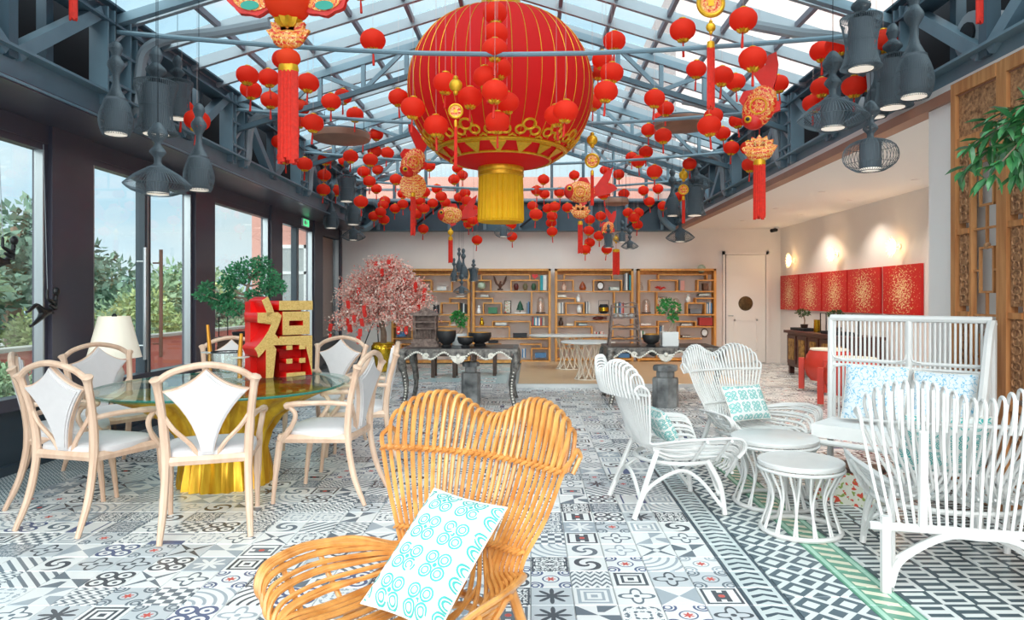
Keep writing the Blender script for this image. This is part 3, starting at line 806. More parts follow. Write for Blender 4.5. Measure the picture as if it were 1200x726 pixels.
    for rg in rings: mb.v += [Vector(p) for p in rg]
    for i in range(len(rings) - 1):
        for j in range(28): mb.f.append([i * 28 + j, i * 28 + (j + 1) % 28, (i + 1) * 28 + (j + 1) % 28, (i + 1) * 28 + j]); mb.m.append(0)
    mb.f.append([5 * 28 + j for j in range(28)]); mb.m.append(0); mb.f.append([j for j in range(28)][::-1]); mb.m.append(0)
    mb.build('seat_pad', m_uph, t)
    return t
CH = [((-2.0, 4.38), -160, 'pale wood armchair with star-shaped white back, nearest the gold stump'),
      ((-2.78, 4.50), 164, 'pale wood armchair with star back, between the window side and the stump-side chair'),
      ((-3.30, 5.02), 122, 'pale wood armchair seen edge-on, pushed up to the window base'),
      ((-3.38, 5.72), 58, 'pale wood armchair in front of the white lamp shade'),
      ((-2.86, 6.62), 18, 'pale wood armchair behind the gold candlesticks and ribbed glass bowl'),
      ((-1.96, 6.66), -14, 'pale wood armchair beside the red block with the gold character'),
      ((-1.46, 5.02), -96, 'pale wood armchair with its arm toward the gold stump, side-on to the tiled aisle'),
      ((-1.48, 5.98), -78, 'pale wood armchair next to the aisle, on the gold flower pot side')]
proto = None
for (p, a, lb) in CH:
    if proto is None: proto = dining_chair('dining_armchair', lb, (p[0], p[1], 0), rd(a)); proto.scale = (1.12, 1.05, 1.03)
    else: copy_tree(proto, (p[0], p[1], 0), rd(a), lb)
# glass table on a gilded stump
TC = Vector((-2.33, 5.35, 0))
tb = thing('dining_table', 'glass-topped dining table on a gilded tree stump base', 'table', TC)
def blob(a, k=1.0): return 1 + 0.05 * math.cos(2 * a + 0.6) + 0.03 * math.cos(3 * a + 1.0)
op = [(0.84 * blob(a) * math.cos(a), 0.98 * blob(a) * math.sin(a)) for a in [2 * PI * k / 48 for k in range(48)]]
MB().prism([(x, y) for x, y in op], -0.757, -0.739, Matrix.Rotation(-PI / 2, 4, 'X') @ Matrix.Scale(-1, 4, (0, 0, 1))).build('glass_top', g_table, tb, False)
MB().tube([(x, y, 0.748) for x, y in op], 0.0095, 6, closed=True).build('glass_edge', m_gedge, tb)
def stump(a, z):
    w = max(0, z - 0.12) / 0.6
    return 1 + 0.06 * abs(math.sin(9 * a + 3 * z)) + 0.05 * math.sin(23 * a + 2) + 0.30 * w * w * math.cos(3 * a + 0.9) + 0.12 * w * math.cos(5 * a)
MB().lathe([(0.32, 0.0), (0.315, 0.06), (0.30, 0.16), (0.285, 0.28), (0.30, 0.40), (0.35, 0.52), (0.44, 0.62), (0.53, 0.69), (0.56, 0.725), (0.5, 0.735), (0.3, 0.70), (0.02, 0.66)], 120, mod=stump).build('stump_base', m_gold, tb)
TZ = 0.758
# block sculpture of the character
m_redp = mat('red lacquer', (222, 18, 14), 0.35, var=0.1, scale=4)
m_glit = mat('gold glitter', (226, 192, 120), 0.5, metal=0.3, rgb2=(196, 156, 84), scale=120, bump=0.3)
cu = bpy.data.curves.new('character_block', 'FONT')
cu.body = '\u798f'; cu.size = 0.66; cu.extrude = 0.13; cu.offset = 0.016; cu.align_x = 'CENTER'
tmp = bpy.data.objects.new('tmp', cu); COL.objects.link(tmp)
dg = bpy.context.evaluated_depsgraph_get()
me = bpy.data.meshes.new_from_object(tmp.evaluated_get(dg))
bpy.data.objects.remove(tmp)
me.materials.clear(); me.materials.append(m_redp); me.materials.append(m_glit)
for p_ in me.polygons: p_.material_index = 1 if p_.normal.z > 0.7 else 0
zs = [v.co.y for v in me.vertices]; hh = max(zs) - min(zs); z0 = min(zs); k = 0.66 / hh
for v in me.vertices: v.co = Vector((v.co.x * k * 0.74, -v.co.z, (v.co.y - z0) * k))
me.update()
sc = P(327, 440, 5.85)
t = thing('character_block', 'red block sculpture of the character 福 with glittering gold face', 'sculpture', (sc.x, 5.85, TZ), rd(44))
obj('character', me, t)
MB().bx(-0.22, 0.22, 0.05, 0.16, 0.0, 0.62).build('backing', m_redp, t, False)
# candlesticks, bowl
m_candle = mat('gold candle', (214, 150, 52), 0.35, metal=0.5, var=0.15, scale=10)
m_white_g = mat('white glaze', (236, 240, 240), 0.15)
g_clear = glass('clear glass', (0.93, 0.97, 0.97), 0.25)
for (x, y, h, tl) in ((246, 6.02, 0.42, 0.05), (281, 5.5, 0.37, -0.03)):
    c = P(x, 440, y)
    t = thing('candlestick', 'gold taper candle in a %s clear glass holder with white disc' % ('taller' if h > 0.4 else 'shorter'), 'candlestick', (c.x, y, TZ))
    MB().lathe([(0.05, 0), (0.05, 0.008), (0.03, 0.016), (0.03, 0.17), (0.036, 0.175)], 16).build('glass_holder', g_clear, t)
    MB().lathe([(0.02, 0.175), (0.07, 0.18), (0.075, 0.188), (0.02, 0.19)], 20).build('drip_disc', m_white_g, t)
    MB().tube([(0, 0, 0.02), (0, 0, 0.19), (-tl * 0.4, 0, h)], [0.018, 0.018, 0.013], 10).build('candle', m_candle, t)
c = P(266, 440, 5.85)
t = thing('glass_bowl', 'ribbed clear glass bowl with dark rim on the dining table', 'bowl', (c.x, 5.85, TZ))
MB().lathe([(0.05, 0.0), (0.06, 0.01), (0.10, 0.06), (0.12, 0.12), (0.125, 0.20), (0.115, 0.20), (0.11, 0.12), (0.09, 0.06), (0.02, 0.02)], 40, mod=lambda a, z: 1 + 0.05 * math.cos(16 * a)).build('bowl_body', g_clear, t)
MB().tube([(0.12 * math.cos(a), 0.12 * math.sin(a), 0.2) for a in [2 * PI * k / 24 for k in range(24)]], 0.006, 6, closed=True).build('rim', m_void, t)

# table lamp on a low stand by the window
m_shade = mat('ivory lamp shade', (244, 238, 222), 0.8, emit=(255, 240, 215), es=0.12)
m_dwood = mat('dark stained wood', (74, 54, 44), 0.4, var=0.25, scale=5, stretch=(1, 1, 6))
lp = P(134, 400, 6.45)
t = thing('side_stand', 'small dark round stand under the ivory shaded lamp', 'side table', (lp.x, 6.45, 0))
MB().lathe([(0.19, 0.46), (0.2, 0.47), (0.2, 0.49), (0.19, 0.5)], 24).build('stand_top', m_dwood, t)
for k in range(3):
    a = 2 * PI * k / 3; MB().tube([(0.13 * math.cos(a), 0.13 * math.sin(a), 0.46), (0.16 * math.cos(a), 0.16 * math.sin(a), 0)], 0.015, 6).build('leg', m_dwood, t)
t = thing('table_lamp', 'table lamp with tapered ivory shade before the glass doors', 'lamp', (lp.x, 6.45, 0.5))
MB().lathe([(0.09, 0), (0.09, 0.02), (0.03, 0.04), (0.07, 0.14), (0.085, 0.22), (0.05, 0.31), (0.02, 0.35), (0.012, 0.42)], 18).build('lamp_base', m_white_g, t)
MB().lathe([(0.225, 0.36), (0.13, 0.74), (0.125, 0.74), (0.22, 0.36)], 28).build('lamp_shade', m_shade, t)
MB().lathe([(0.02, 0.72), (0.022, 0.75), (0.008, 0.765)], 10).build('finial', m_void, t)

# ---------------------------------------------------------------- foliage helpers
def leaf(mb, c, d, l, w, up=None):
    d = Vector(d).normalized(); s = d.cross(Vector((R.uniform(-1, 1), R.uniform(-1, 1), R.uniform(-1, 1)))).normalized()
    n = d.cross(s) * (0.18 * l); c = Vector(c)
    b = len(mb.v)
    mb.v += [c, c + d * (l * 0.5) + s * (w / 2) + n, c + d * l, c + d * (l * 0.5) - s * (w / 2) + n]
    mb.f.append([b, b + 1, b + 2, b + 3]); mb.m.append(mb.mi)
def rdir():
    while True:
        v = Vector((R.uniform(-1, 1), R.uniform(-1, 1), R.uniform(-1, 1)))
        if 0.05 < v.length < 1: return v.normalized()
def leafball(mb, c, r, n, l, w, sq=0.8):
    c = Vector(c)
    for _ in range(n):
        d = rdir(); p = c + Vector((d.x, d.y, d.z * sq)) * (r * R.random() ** 0.4)
        leaf(mb, p, (d + rdir() * 0.8), l * R.uniform(0.7, 1.2), w * R.uniform(0.7, 1.2))
m_bleaf = mat('bonsai leaf', (84, 166, 112), 0.5, rgb2=(50, 118, 80), scale=9)
m_bark = mat('grey brown bark', (170, 146, 126), 0.8, var=0.35, scale=14, bump=0.4)
bt = P(294, 387, 8.0)
t = thing('bonsai_stand', 'dark wooden stand with straight legs under the tall bonsai', 'table', (-3.2, 8.0, 0))
MB().bx(-0.34, 0.34, -0.22, 0.22, 0.93, 0.97).bx(-0.30, 0.30, -0.19, 0.19, 0.87, 0.93).build('stand_top', m_dwood, t, False)
for sx in (-1, 1):
    for sy in (-1, 1): MB().bx(sx * 0.27 - 0.03, sx * 0.27 + 0.03, sy * 0.17 - 0.03, sy * 0.17 + 0.03, 0, 0.87).build('leg', m_dwood, t, False)
t = thing('bonsai_tree', 'tall bonsai with bent pale trunk and layered green pads by the window', 'bonsai', (-3.2, 8.0, 0.97))
MB().lathe([(0.13, 0), (0.15, 0.01), (0.16, 0.05), (0.15, 0.055), (0.14, 0.03), (0.02, 0.03)], 20, sx=1.3).build('tray', m_void, t)
tr = [(0.0, 0, 0.03), (0.03, 0, 0.14), (0.0, 0.01, 0.27), (-0.06, 0.02, 0.40), (-0.04, 0.0, 0.54), (0.0, 0, 0.68)]
MB().tube(spline(tr, 4), [0.045 - 0.0016 * i for i in range(21)], 8).build('trunk', m_bark, t)
pads = [(0.0, 0.76, 0.19), (-0.17, 0.70, 0.15), (0.17, 0.68, 0.15), (0.10, 0.84, 0.11), (-0.22, 0.60, 0.10), (0.26, 0.57, 0.13), (0.14, 0.52, 0.11), (-0.24, 0.44, 0.08), (-0.18, 0.32, 0.12), (-0.34, 0.36, 0.10),
        (-0.50, 0.48, 0.10), (-0.55, 0.56, 0.08), (-0.42, 0.42, 0.08), (0.06, 0.28, 0.10), (0.12, 0.36, 0.06), (0.02, 0.48, 0.06)]
lb = MB(); br = MB()
for (x, z, r) in pads:
    yo = R.uniform(-0.12, 0.12); leafball(lb, (x, yo, z), r, int(1900 * r), 0.042, 0.028, 0.7)
    st = min(spline(tr, 4), key=lambda q: abs(q.z - z + 0.12)); br.tube(spline([st, ((st.x + x) / 2, yo / 2, (st.z + z) / 2 - 0.03), (x, yo, z)], 4), [0.012] * 5 + [0.006] * 4, 5)
br.build('branches', m_bark, t); lb.build('foliage', m_bleaf, t, False)
tag(MB().tube([(0, 0, 0), (0, 0, 0.22), (0.1, 0, 0.22), (0.1, 0, 0), (0, 0, 0)], 0.006, 5).build('wire_sculpture', m_void, None), 'small black wire rectangle standing beside the bonsai trunk', 'ornament').location = (-3.50, 7.85, 0.976)

# pink blossom tree in gold pot
pp = Vector((-2.84, 13.5, 0))
t = thing('blossom_tree', 'artificial pink blossom tree in a tall gold pot', 'tree', pp)
MB().lathe([(0.11, 0), (0.13, 0.01), (0.20, 0.25), (0.235, 0.42), (0.23, 0.50), (0.20, 0.54), (0.21, 0.56), (0.19, 0.56), (0.17, 0.50), (0.02, 0.50)], 28).build('pot', m_goldp, t)
MB().tube(spline([(0, 0, 0.48), (0.0, 0, 0.75), (-0.04, 0, 1.0), (0.05, 0, 1.3)], 4), [0.06] * 5 + [0.05] * 8, 8).build('trunk', m_bark, t)
m_twig = mat('blossom twig', (176, 120, 104), 0.8)
m_petal = [mat('petal salmon', (250, 196, 182), 0.8), mat('petal rose', (242, 158, 146), 0.8), mat('petal pale', (250, 230, 218), 0.8), mat('petal red', (232, 112, 100), 0.8)]
tw = MB(); pe = MB(); tips = []
ctr = Vector((0.02, 0, 1.15))
for i in range(520):
    a = R.uniform(0, 2 * PI); e = R.uniform(-0.22, 1.5)
    d = Vector((math.cos(a) * math.cos(e), math.sin(a) * math.cos(e), math.sin(e)))
    rr = R.uniform(0.72, 1.06); tip = ctr + Vector((d.x * 1.02, d.y * 0.85, d.z * 1.02 - 0.15 * (1 - d.z))) * rr
    b = ctr + (tip - ctr) * 0.25; mid = (b + tip) / 2 + Vector((0, 0, 0.06))
    pts = spline([b, mid, tip], 4); tw.tube(pts, [0.006] * 6 + [0.003] * 3, 3)
    tips.append(tip)
    for k in range(46):
        f = R.random() ** 0.7 * 1.05; q = b + (tip - b) * f + Vector((0, 0, 0.06 * 4 * f * (1 - f))) + rdir() * 0.06
        pe.mi = R.choice((0, 0, 0, 1, 2, 2, 2, 3, 0)); leaf(pe, q, rdir(), R.uniform(0.03, 0.065), 0.034)
tw.build('twigs', m_twig, t, False); o = pe.build('blossom', m_petal, t, False); o['kind'] = 'stuff'
m_packet = mat('red packet', (226, 38, 26), 0.6, var=0.15, scale=8)
pk = MB().bx(-0.035, 0.035, -0.004, 0.004, -0.13, 0.0).prism([(-0.035, -0.13), (0.035, -0.13), (0.0, -0.155)], -0.003, 0.003).tube([(0, 0, 0), (0, 0, 0.05)], 0.003, 4).mesh('red_packet', m_packet, False)
for i in range(34):
    tp = R.choice(tips); tp = Vector((tp.x, -abs(tp.y) - 0.06, tp.z))
    o = obj('red_packet', pk, None, pp + tp + Vector((0, -0.04, -0.05)), (R.uniform(-0.2, 0.2), R.uniform(-0.2, 0.2), R.uniform(-0.6, 0.6)))
    tag(o, 'small red paper packet hanging from the pink blossom tree', 'red packet', 'red packets on the blossom tree')
t = thing('tripod_easel', 'thin black metal tripod stand behind the pink blossom tree', 'stand', (-3.25, 14.75, 0))
for (a, b) in (((0, 0, 1.1), (-0.38, -0.2, 0)), ((0, 0, 1.1), (0.32, -0.2, 0)), ((0, 0, 1.1), (0.0, 0.3, 0))): MB().tube([a, b], 0.012, 6).build('leg', m_void, t)
MB().tube([(-0.30, -0.15, 0.25), (0.26, -0.15, 0.25)], 0.01, 6).build('crossbar', m_void, t)
MB().tube([(0, 0, 1.05), (0, 0, 1.4)], 0.012, 6).build('mast', m_void, t)
# ================================================================ lanterns and hanging ornaments
def cloth(name, rgb, rgb2=None, tr=0.45):
    m = mat(name, rgb, 0.7, rgb2=rgb2, scale=6)
    nt = m.node_tree; b = nt.nodes['Principled BSDF']; o = nt.nodes['Material Output']
    t = nt.nodes.new('ShaderNodeBsdfTranslucent'); t.inputs['Color'].default_value = srgb(rgb)
    mx = nt.nodes.new('ShaderNodeMixShader'); mx.inputs['Fac'].default_value = tr
    nt.links.new(b.outputs[0], mx.inputs[1]); nt.links.new(t.outputs[0], mx.inputs[2]); nt.links.new(mx.outputs[0], o.inputs['Surface'])
    return m
m_lan = cloth('lantern red cloth', (255, 84, 34), tr=0.5)
m_lan_d = cloth('lantern red cloth deep', (255, 62, 28), tr=0.5)
m_big = cloth('giant lantern red cloth', (236, 14, 12), tr=0.35)
m_trim = mat('gold lantern trim', (236, 176, 36), 0.35, metal=0.5, var=0.2, scale=30)
m_tass = mat('red tassel', (226, 44, 26), 0.7, var=0.2, scale=40)
m_str = mat('thin thread', (196, 170, 164), 0.7)
m_yel = cloth('yellow fringe', (255, 206, 16), rgb2=(244, 186, 6), tr=0.35)
LR = 0.115
def lprof(R_, H_, n=9, e=0.82):
    return [(R_ * (max(0.0, math.cos(t)) ** e if abs(t) < PI / 2 - 0.2 else 0.30), H_ * math.sin(t)) for t in [-PI / 2 + 0.22 + (PI - 0.44) * i / n for i in range(n + 1)]]
me_body = MB().lathe(lprof(LR, 0.092), 32, mod=lambda a, z: 1 + 0.014 * math.cos(16 * a)).mesh('lantern_body', m_lan)
me_body2 = MB().lathe(lprof(LR, 0.092), 32, mod=lambda a, z: 1 + 0.014 * math.cos(16 * a)).mesh('lantern_body', m_lan_d)
me_cap = MB().lathe([(0.028, 0.085), (0.036, 0.094), (0.030, 0.104), (0.012, 0.106)], 14).mesh('top_cap', m_trim)
me_bot = MB().lathe([(0.030, -0.108), (0.042, -0.10), (0.046, -0.088), (0.054, -0.079), (0.030, -0.086)], 20, mod=lambda a, z: 1 + 0.16 * math.cos(10 * a)).mesh('bottom_trim', m_trim)
me_tas = MB().lathe([(0.004, -0.105), (0.009, -0.115), (0.007, -0.13), (0.010, -0.15), (0.012, -0.235), (0.009, -0.238)], 8).mesh('tassel', m_tass)
me_str = MB().tube([(0, 0, 0), (0, 0, 1)], 0.0016, 4).mesh('thread', m_str)
LAN = """290,88,26 294,105,25 315,91,25 317,117,23 361,97,26 388,119,23 402,113,21 416,134,19 352,126,22 351,141,18 367,144,25 328,166,15 334,184,17 357,192,19
381,186,17 388,181,16 411,183,19 404,188,14 437,47,30 333,70,28 380,205,14 379,222,14 394,223,12 406,212,12 423,236,17 426,201,15 433,212,15 441,221,13 426,160,19 441,157,17
439,177,17 434,187,18 438,253,13 454,179,16 443,199,14 464,210,15 503,194,15 467,114,24 484,126,21 511,147,26 451,235,12 449,240,12 446,248,12 450,257,11 463,244,11 472,239,11
472,227,13 497,225,15 488,226,11 492,235,12 486,244,12 497,244,11 488,251,11 496,268,12 512,221,12 517,230,14 507,238,11 522,237,12 532,210,14 536,197,13 542,205,12 538,231,13
545,226,11 547,235,11 545,244,12 554,245,11 560,251,11 545,254,11 554,258,11 549,262,11 559,281,11 599,263,11 600,277,11 637,210,14 629,223,14 638,227,12 656,225,14 624,241,11
628,251,16 642,244,12 650,242,14 647,253,11 646,261,11 647,271,11 665,243,11 673,205,13 681,218,14 692,228,12 691,257,11 690,270,11 691,284,11 686,292,11 709,199,13 725,204,14
707,227,15 714,220,12 731,227,14 740,184,14 748,189,17 757,178,17 767,201,19 754,223,13 771,221,12 761,236,12 777,241,11 736,249,11 748,249,11 743,255,11 747,263,11 704,253,11
702,276,11 711,292,11 720,48,27 706,70,25 701,84,22 717,85,28 710,107,29 695,120,22 767,115,25 780,127,20 773,139,19 800,35,31 760,152,18 777,159,21 871,23,33 882,69,33
816,81,24 846,89,27 862,96,21 912,98,17 836,136,23 831,147,28 847,156,18 857,173,19 864,141,16 877,173,16 879,193,16 808,192,17 796,230,12 963,60,25 982,52,26 963,102,24
953,121,25 1001,101,28 1018,94,22 1035,48,26 213,127,23 231,141,28 580,15,29 581,39,28 580,58,30 585,80,22 569,90,24 580,107,30 594,120,25 583,143,22 522,97,25 551,114,25
652,135,27 663,130,24 422,-14,30"""
LAMPS = [
        ('A', 'vase', 136, 132, 5.6, 0.92), ('A', 'drum', 183, 128, 6.05, 1.04), ('A', 'saucer', 185, 201, 5.5, 0.96), ('A', 'vase', 233, 199, 6.2, 0.95), ('A', 'drum', 208, 118, 6.6, 0.82),
        ('B', 'drum', 1009, 52, 5.0, 0.85), ('B', 'saucer', 976, 122, 5.3, 1.0), ('B', 'vase', 1027, 118, 6.1, 0.76), ('B', 'cage', 1020, 172, 5.3, 0.87), ('B', 'drum', 1046, 98, 5.75, 0.95), ('B', 'vase', 1071, 84, 5.1, 0.98),
        ('C', 'saucer', 414, 271, 13.4, 0.92), ('C', 'vase', 388, 255, 12.6, 1.0), ('C', 'drum', 406, 222, 12.2, 1.0), ('C', 'vase', 414, 250, 12.9, 1.1),
        ('D', 'vase', 532, 323, 13.4, 0.55), ('D', 'vase', 538, 312, 13.8, 0.6), ('D', 'vase', 543, 318, 13.2, 0.7), ('D', 'saucer', 541, 337, 12.9, 0.62), ('D', 'drum', 555, 322, 13.3, 0.58),
        ('E', 'cage', 590, 268, 13.8, 0.8), ('F', 'saucer', 797, 271, 12.4, 1.0), ('F', 'vase', 788, 240, 12.0, 1.0), ('F', 'drum', 814, 236, 11.4, 1.1), ('F', 'saucer', 818, 208, 11.9, 1.05),
        ('G', 'drum', 713, 282, 12.6, 0.58), ('G', 'cage', 729, 275, 13.0, 0.68), ('G', 'saucer', 738, 284, 13.3, 0.66)]
DISCS = ((400, 160, 10.0, 0.40, 'brown round canopy disc hung under the roof on the window side'), (800, 145, 10.0, 0.40, 'brown round canopy disc hung under the roof on the painting side'), (722, 236, 13.6, 0.24, 'orange-brown canopy disc above the small lamps at the back'))
lproto = None
placed = []
obst = [(P(q[2], q[3], q[4]) + Vector((0, 0, 0.1)), 0.36) for q in LAMPS] + [(P(q[0], q[1], q[2]), q[3] + 0.16) for q in DISCS]
for tok in LAN.split():
    x, y, w = [float(v) for v in tok.split(',')]
    d = 0.235 * FPX / w
    if 480 < x < 690 and y < 190 and w > 19: d = min(d, 6.55)
    kx, kz = (x - CX) / FPX, (HY - y) / FPX
    for _ in range(40):
        if HC + kz * d > zroof(kx * d) - 0.22 or kx * d < XL + 0.15 or kx * d > XR - 0.15: d -= 0.12
    d = min(d, 14.9)
    for dd in [0] + [k * sg * 0.12 for k in range(1, 20) for sg in (-1, 1)]:   # nudge so that no two bodies share a place
        e = min(d + dd, 14.9); c = P(x, y, e)
        if c.z > zroof(c.x) - 0.2 or (480 < x < 690 and y < 190 and e > 6.75): continue
        if not any((c - q).length < 0.25 for q in placed) and not any((c - q).length < rr for q, rr in obst): d = e; break
    c = P(x, y, d); placed.append(c)
    if lproto is None:
        t = thing('red_lantern', 'small round red lantern with gold trim and short tassel hanging under the glass roof', 'lantern', c, 0, 'small red lanterns under the glass roof')
        obj('lantern_body', me_body, t); obj('top_cap', me_cap, t); obj('bottom_trim', me_bot, t); obj('tassel', me_tas, t); obj('thread', me_str, t)
        lproto = t
    else: t = copy_tree(lproto, c)
    wh = ('in front of the giant lantern' if 500 < x < 670 and y < 190 else 'beside the wire lamps near the carved screen' if x > 940 else 'beside the wire lamps over the dining chairs' if x < 240 else
          'near the dark back beam' if c.y > 11.4 else 'between the giant lantern and the window side truss' if x < 500 else 'between the giant lantern and the right side truss')
    t['label'] = 'small red lantern with gold trim ' + wh; t['group'] = 'small red lanterns ' + wh
    tx, ty = R.uniform(-0.10, 0.10), R.uniform(-0.10, 0.10); t.rotation_euler = (0, 0, R.uniform(0, 6))
    for ch in t.children:
        if ch.name.startswith('thread'):
            ch.location = (0, 0, 0.1); ch.scale = (1, 1, max(0.05, zroof(c.x) - c.z - 0.06))
            continue
        ch.rotation_euler = (tx, ty, 0)
        if ch.name.startswith('lantern_body') and R.random() < 0.4: ch.data = me_body2

# giant lantern ----------------------------------------------------
BY = 8.0
bc = P(587, 107, BY)
BRr, BH = 1.05, 0.875
t = thing('giant_lantern', 'giant red lantern with gold ribs and long yellow fringe', 'lantern', bc)
def bpt(a, s, off=0.0):
    "point on the lantern skin; s from -1 (bottom) to 1 (top)"
    th = s * (PI / 2 - 0.20); r = BRr * max(0.0, math.cos(th)) ** 0.80 + off; return Vector((r * math.cos(a), r * math.sin(a), BH * math.sin(th) / math.sin(PI / 2 - 0.20) + off * math.sin(th)))
prof = [(bpt(0, -1 + 2 * i / 28).x, bpt(0, -1 + 2 * i / 28).z) for i in range(29)]
MB().lathe(prof, 84, mod=lambda a, z: 1 + 0.006 * abs(math.cos(21 * a))).build('lantern_body', m_big, t)
for k in range(42):
    a = 2 * PI * (k + 0.5) / 42
    MB().tube([bpt(a, -0.62 + 1.6 * i / 24, 0.003) for i in range(25)], 0.0036, 4).build('rib', m_trim, t)
gd = MB()
for s, r in ((-0.64, 0.016), (-0.66, 0.012), (-0.80, 0.014)):
    gd.tube([bpt(2 * PI * k / 72, s, 0.006) for k in range(72)], r, 6, closed=True)
N = 16
for k in range(N):
    a0 = 2 * PI * k / N
    # trefoil cloud
    for (da, ds, rr) in ((-0.10, -0.555, 0.050), (0.10, -0.555, 0.050), (0.0, -0.50, 0.062)):
        gd.tube([bpt(a0 + da + rr * math.cos(q) * 1.25, ds + rr * math.sin(q) * 0.75, 0.008) for q in [2 * PI * j / 14 for j in range(14)]], 0.014, 5, closed=True)
    gd.tube([bpt(a0 + 0.196 - 0.05, -0.62, 0.008), bpt(a0 + 0.196, -0.60, 0.008), bpt(a0 + 0.196 + 0.05, -0.62, 0.008)], 0.014, 5)
    # wedge
    q = [bpt(a0 - 0.12, -0.67, 0.01), bpt(a0 + 0.12, -0.67, 0.01), bpt(a0 + 0.02, -0.79, 0.012), bpt(a0 - 0.02, -0.79, 0.012)]
    gd.add(q + [p - Vector((0, 0, 0.012)) for p in q], [(0, 1, 2, 3), (7, 6, 5, 4), (0, 4, 5, 1), (1, 5, 6, 2), (2, 6, 7, 3), (3, 7, 4, 0)])
gd.build('cloud_border', m_trim, t)
zb = -BH
MB().lathe([(0.25, zb - 0.11), (0.262, zb - 0.10), (0.262, zb - 0.065), (0.255, zb - 0.06), (0.262, zb - 0.05), (0.262, zb + 0.0), (0.25, zb + 0.02)], 40).build('bottom_collar', m_trim, t)
MB().lathe([(0.262, zb - 0.60), (0.258, zb - 0.4), (0.25, zb - 0.11)], 160, mod=lambda a, z: 1 + 0.012 * math.sin(53 * a) + 0.01 * math.sin(80 * a + 1)).lathe([(0.252, zb - 0.62), (0.25, zb - 0.3)], 120, mod=lambda a, z: 1 + 0.02 * math.sin(40 * a)).build('fringe', m_yel, t)
MB().lathe([(0.215, BH - 0.03), (0.222, BH), (0.222, BH + 0.16), (0.2, BH + 0.17)], 40).build('top_collar', m_trim, t)
MB().tube([(0, 0, BH + 0.1), (0, 0, zroof(bc.x) - bc.z + 0.02)], 0.012, 6).build('hanger', m_str, t)

# fish, coins, knots ----------------------------------------------
def f_fish(x, y, n):
    r = rad(x, y); q = n(x, y, 3.0)
    return (((r * 2.6 + q * 1.2).frac()) < 0.42), (abs(q - 0.5) < 0.02)
m_fish = pattern('fish print red gold', f_fish, (228, 34, 18), (238, 130, 50), (246, 200, 120), rough=0.4, coord='Object', scale=8.0)
m_fish2 = pattern('fish print gold', f_fish, (238, 150, 56), (226, 56, 26), (250, 216, 140), rough=0.4, coord='Object', scale=10.0)
m_fred = mat('glossy red foil', (228, 32, 18), 0.35, var=0.15, scale=9)
m_eye = mat('black eye', (20, 18, 18), 0.3)
m_teal = mat('teal foil', (40, 160, 140), 0.4); m_mag = mat('magenta foil', (206, 40, 130), 0.4)
def ellp(cx, cz, rx, rz, n=20, f=None): return [(cx + rx * math.cos(a) * (f(a) if f else 1), cz + rz * math.sin(a) * (f(a) if f else 1)) for a in [2 * PI * k / n for k in range(n)]]
def fish(label, c, S, rot, rz=0.0, gold=False, chain=()):
    t = thing('fish_ornament', label, 'ornament', c, rz, 'hanging festival ornaments')
    M = Matrix.Rotation(rot, 4, 'Y') @ Matrix.Scale(S, 4)
    mf = m_fish2 if gold else m_fish
    MB().ell((0, 0, 0), 0.5, 0.16, 0.36, 22, 10, M).build('body', mf, t)
    MB().ell((-0.34, 0, 0.02), 0.2, 0.17, 0.25, 16, 8, M).build('head', m_fred, t)
    MB().prism([(0.36, 0.02), (0.60, 0.34), (0.80, 0.62), (1.08, 0.82), (1.0, 0.50), (0.88, 0.22), (1.10, 0.24), (1.22, 0.10), (0.98, -0.04), (0.66, -0.12), (0.40, -0.14)], -0.05, 0.05, M).build('tail', m_fred, t)
    MB().prism([(-0.12, 0.30), (0.0, 0.48), (0.22, 0.46), (0.34, 0.22)], -0.04, 0.04, M).build('fin', m_fred, t)
    MB().prism([(-0.1, -0.3), (0.05, -0.46), (0.22, -0.38), (0.2, -0.25)], -0.04, 0.04, M).build('fin', m_fred, t)
    for s in (-1, 1):
        MB().ell((-0.36, s * 0.165, 0.10), 0.085, 0.03, 0.085, 12, 6, M).build('eye_ring', m_trim, t)
        MB().ell((-0.36, s * 0.185, 0.10), 0.05, 0.025, 0.05, 10, 6, M).build('pupil', m_eye, t)
        MB().tube([M @ Vector(p) for p in ellp3(-0.02, s * 0.15, 0.0, 0.17)], 0.018 * S, 5, closed=True).build('medallion_ring', m_trim, t)
    hang(t, c, chain, S)
    MB().tube([(0, 0, 0.3 * S), (0, 0, zroof(c.x) - c.z + 0.04)], 0.0016, 4).build('thread', m_str, t)
    return t
def ellp3(x, y, z, r): return [(x + r * math.cos(a), y, z + r * math.sin(a)) for a in [2 * PI * k / 16 for k in range(16)]]
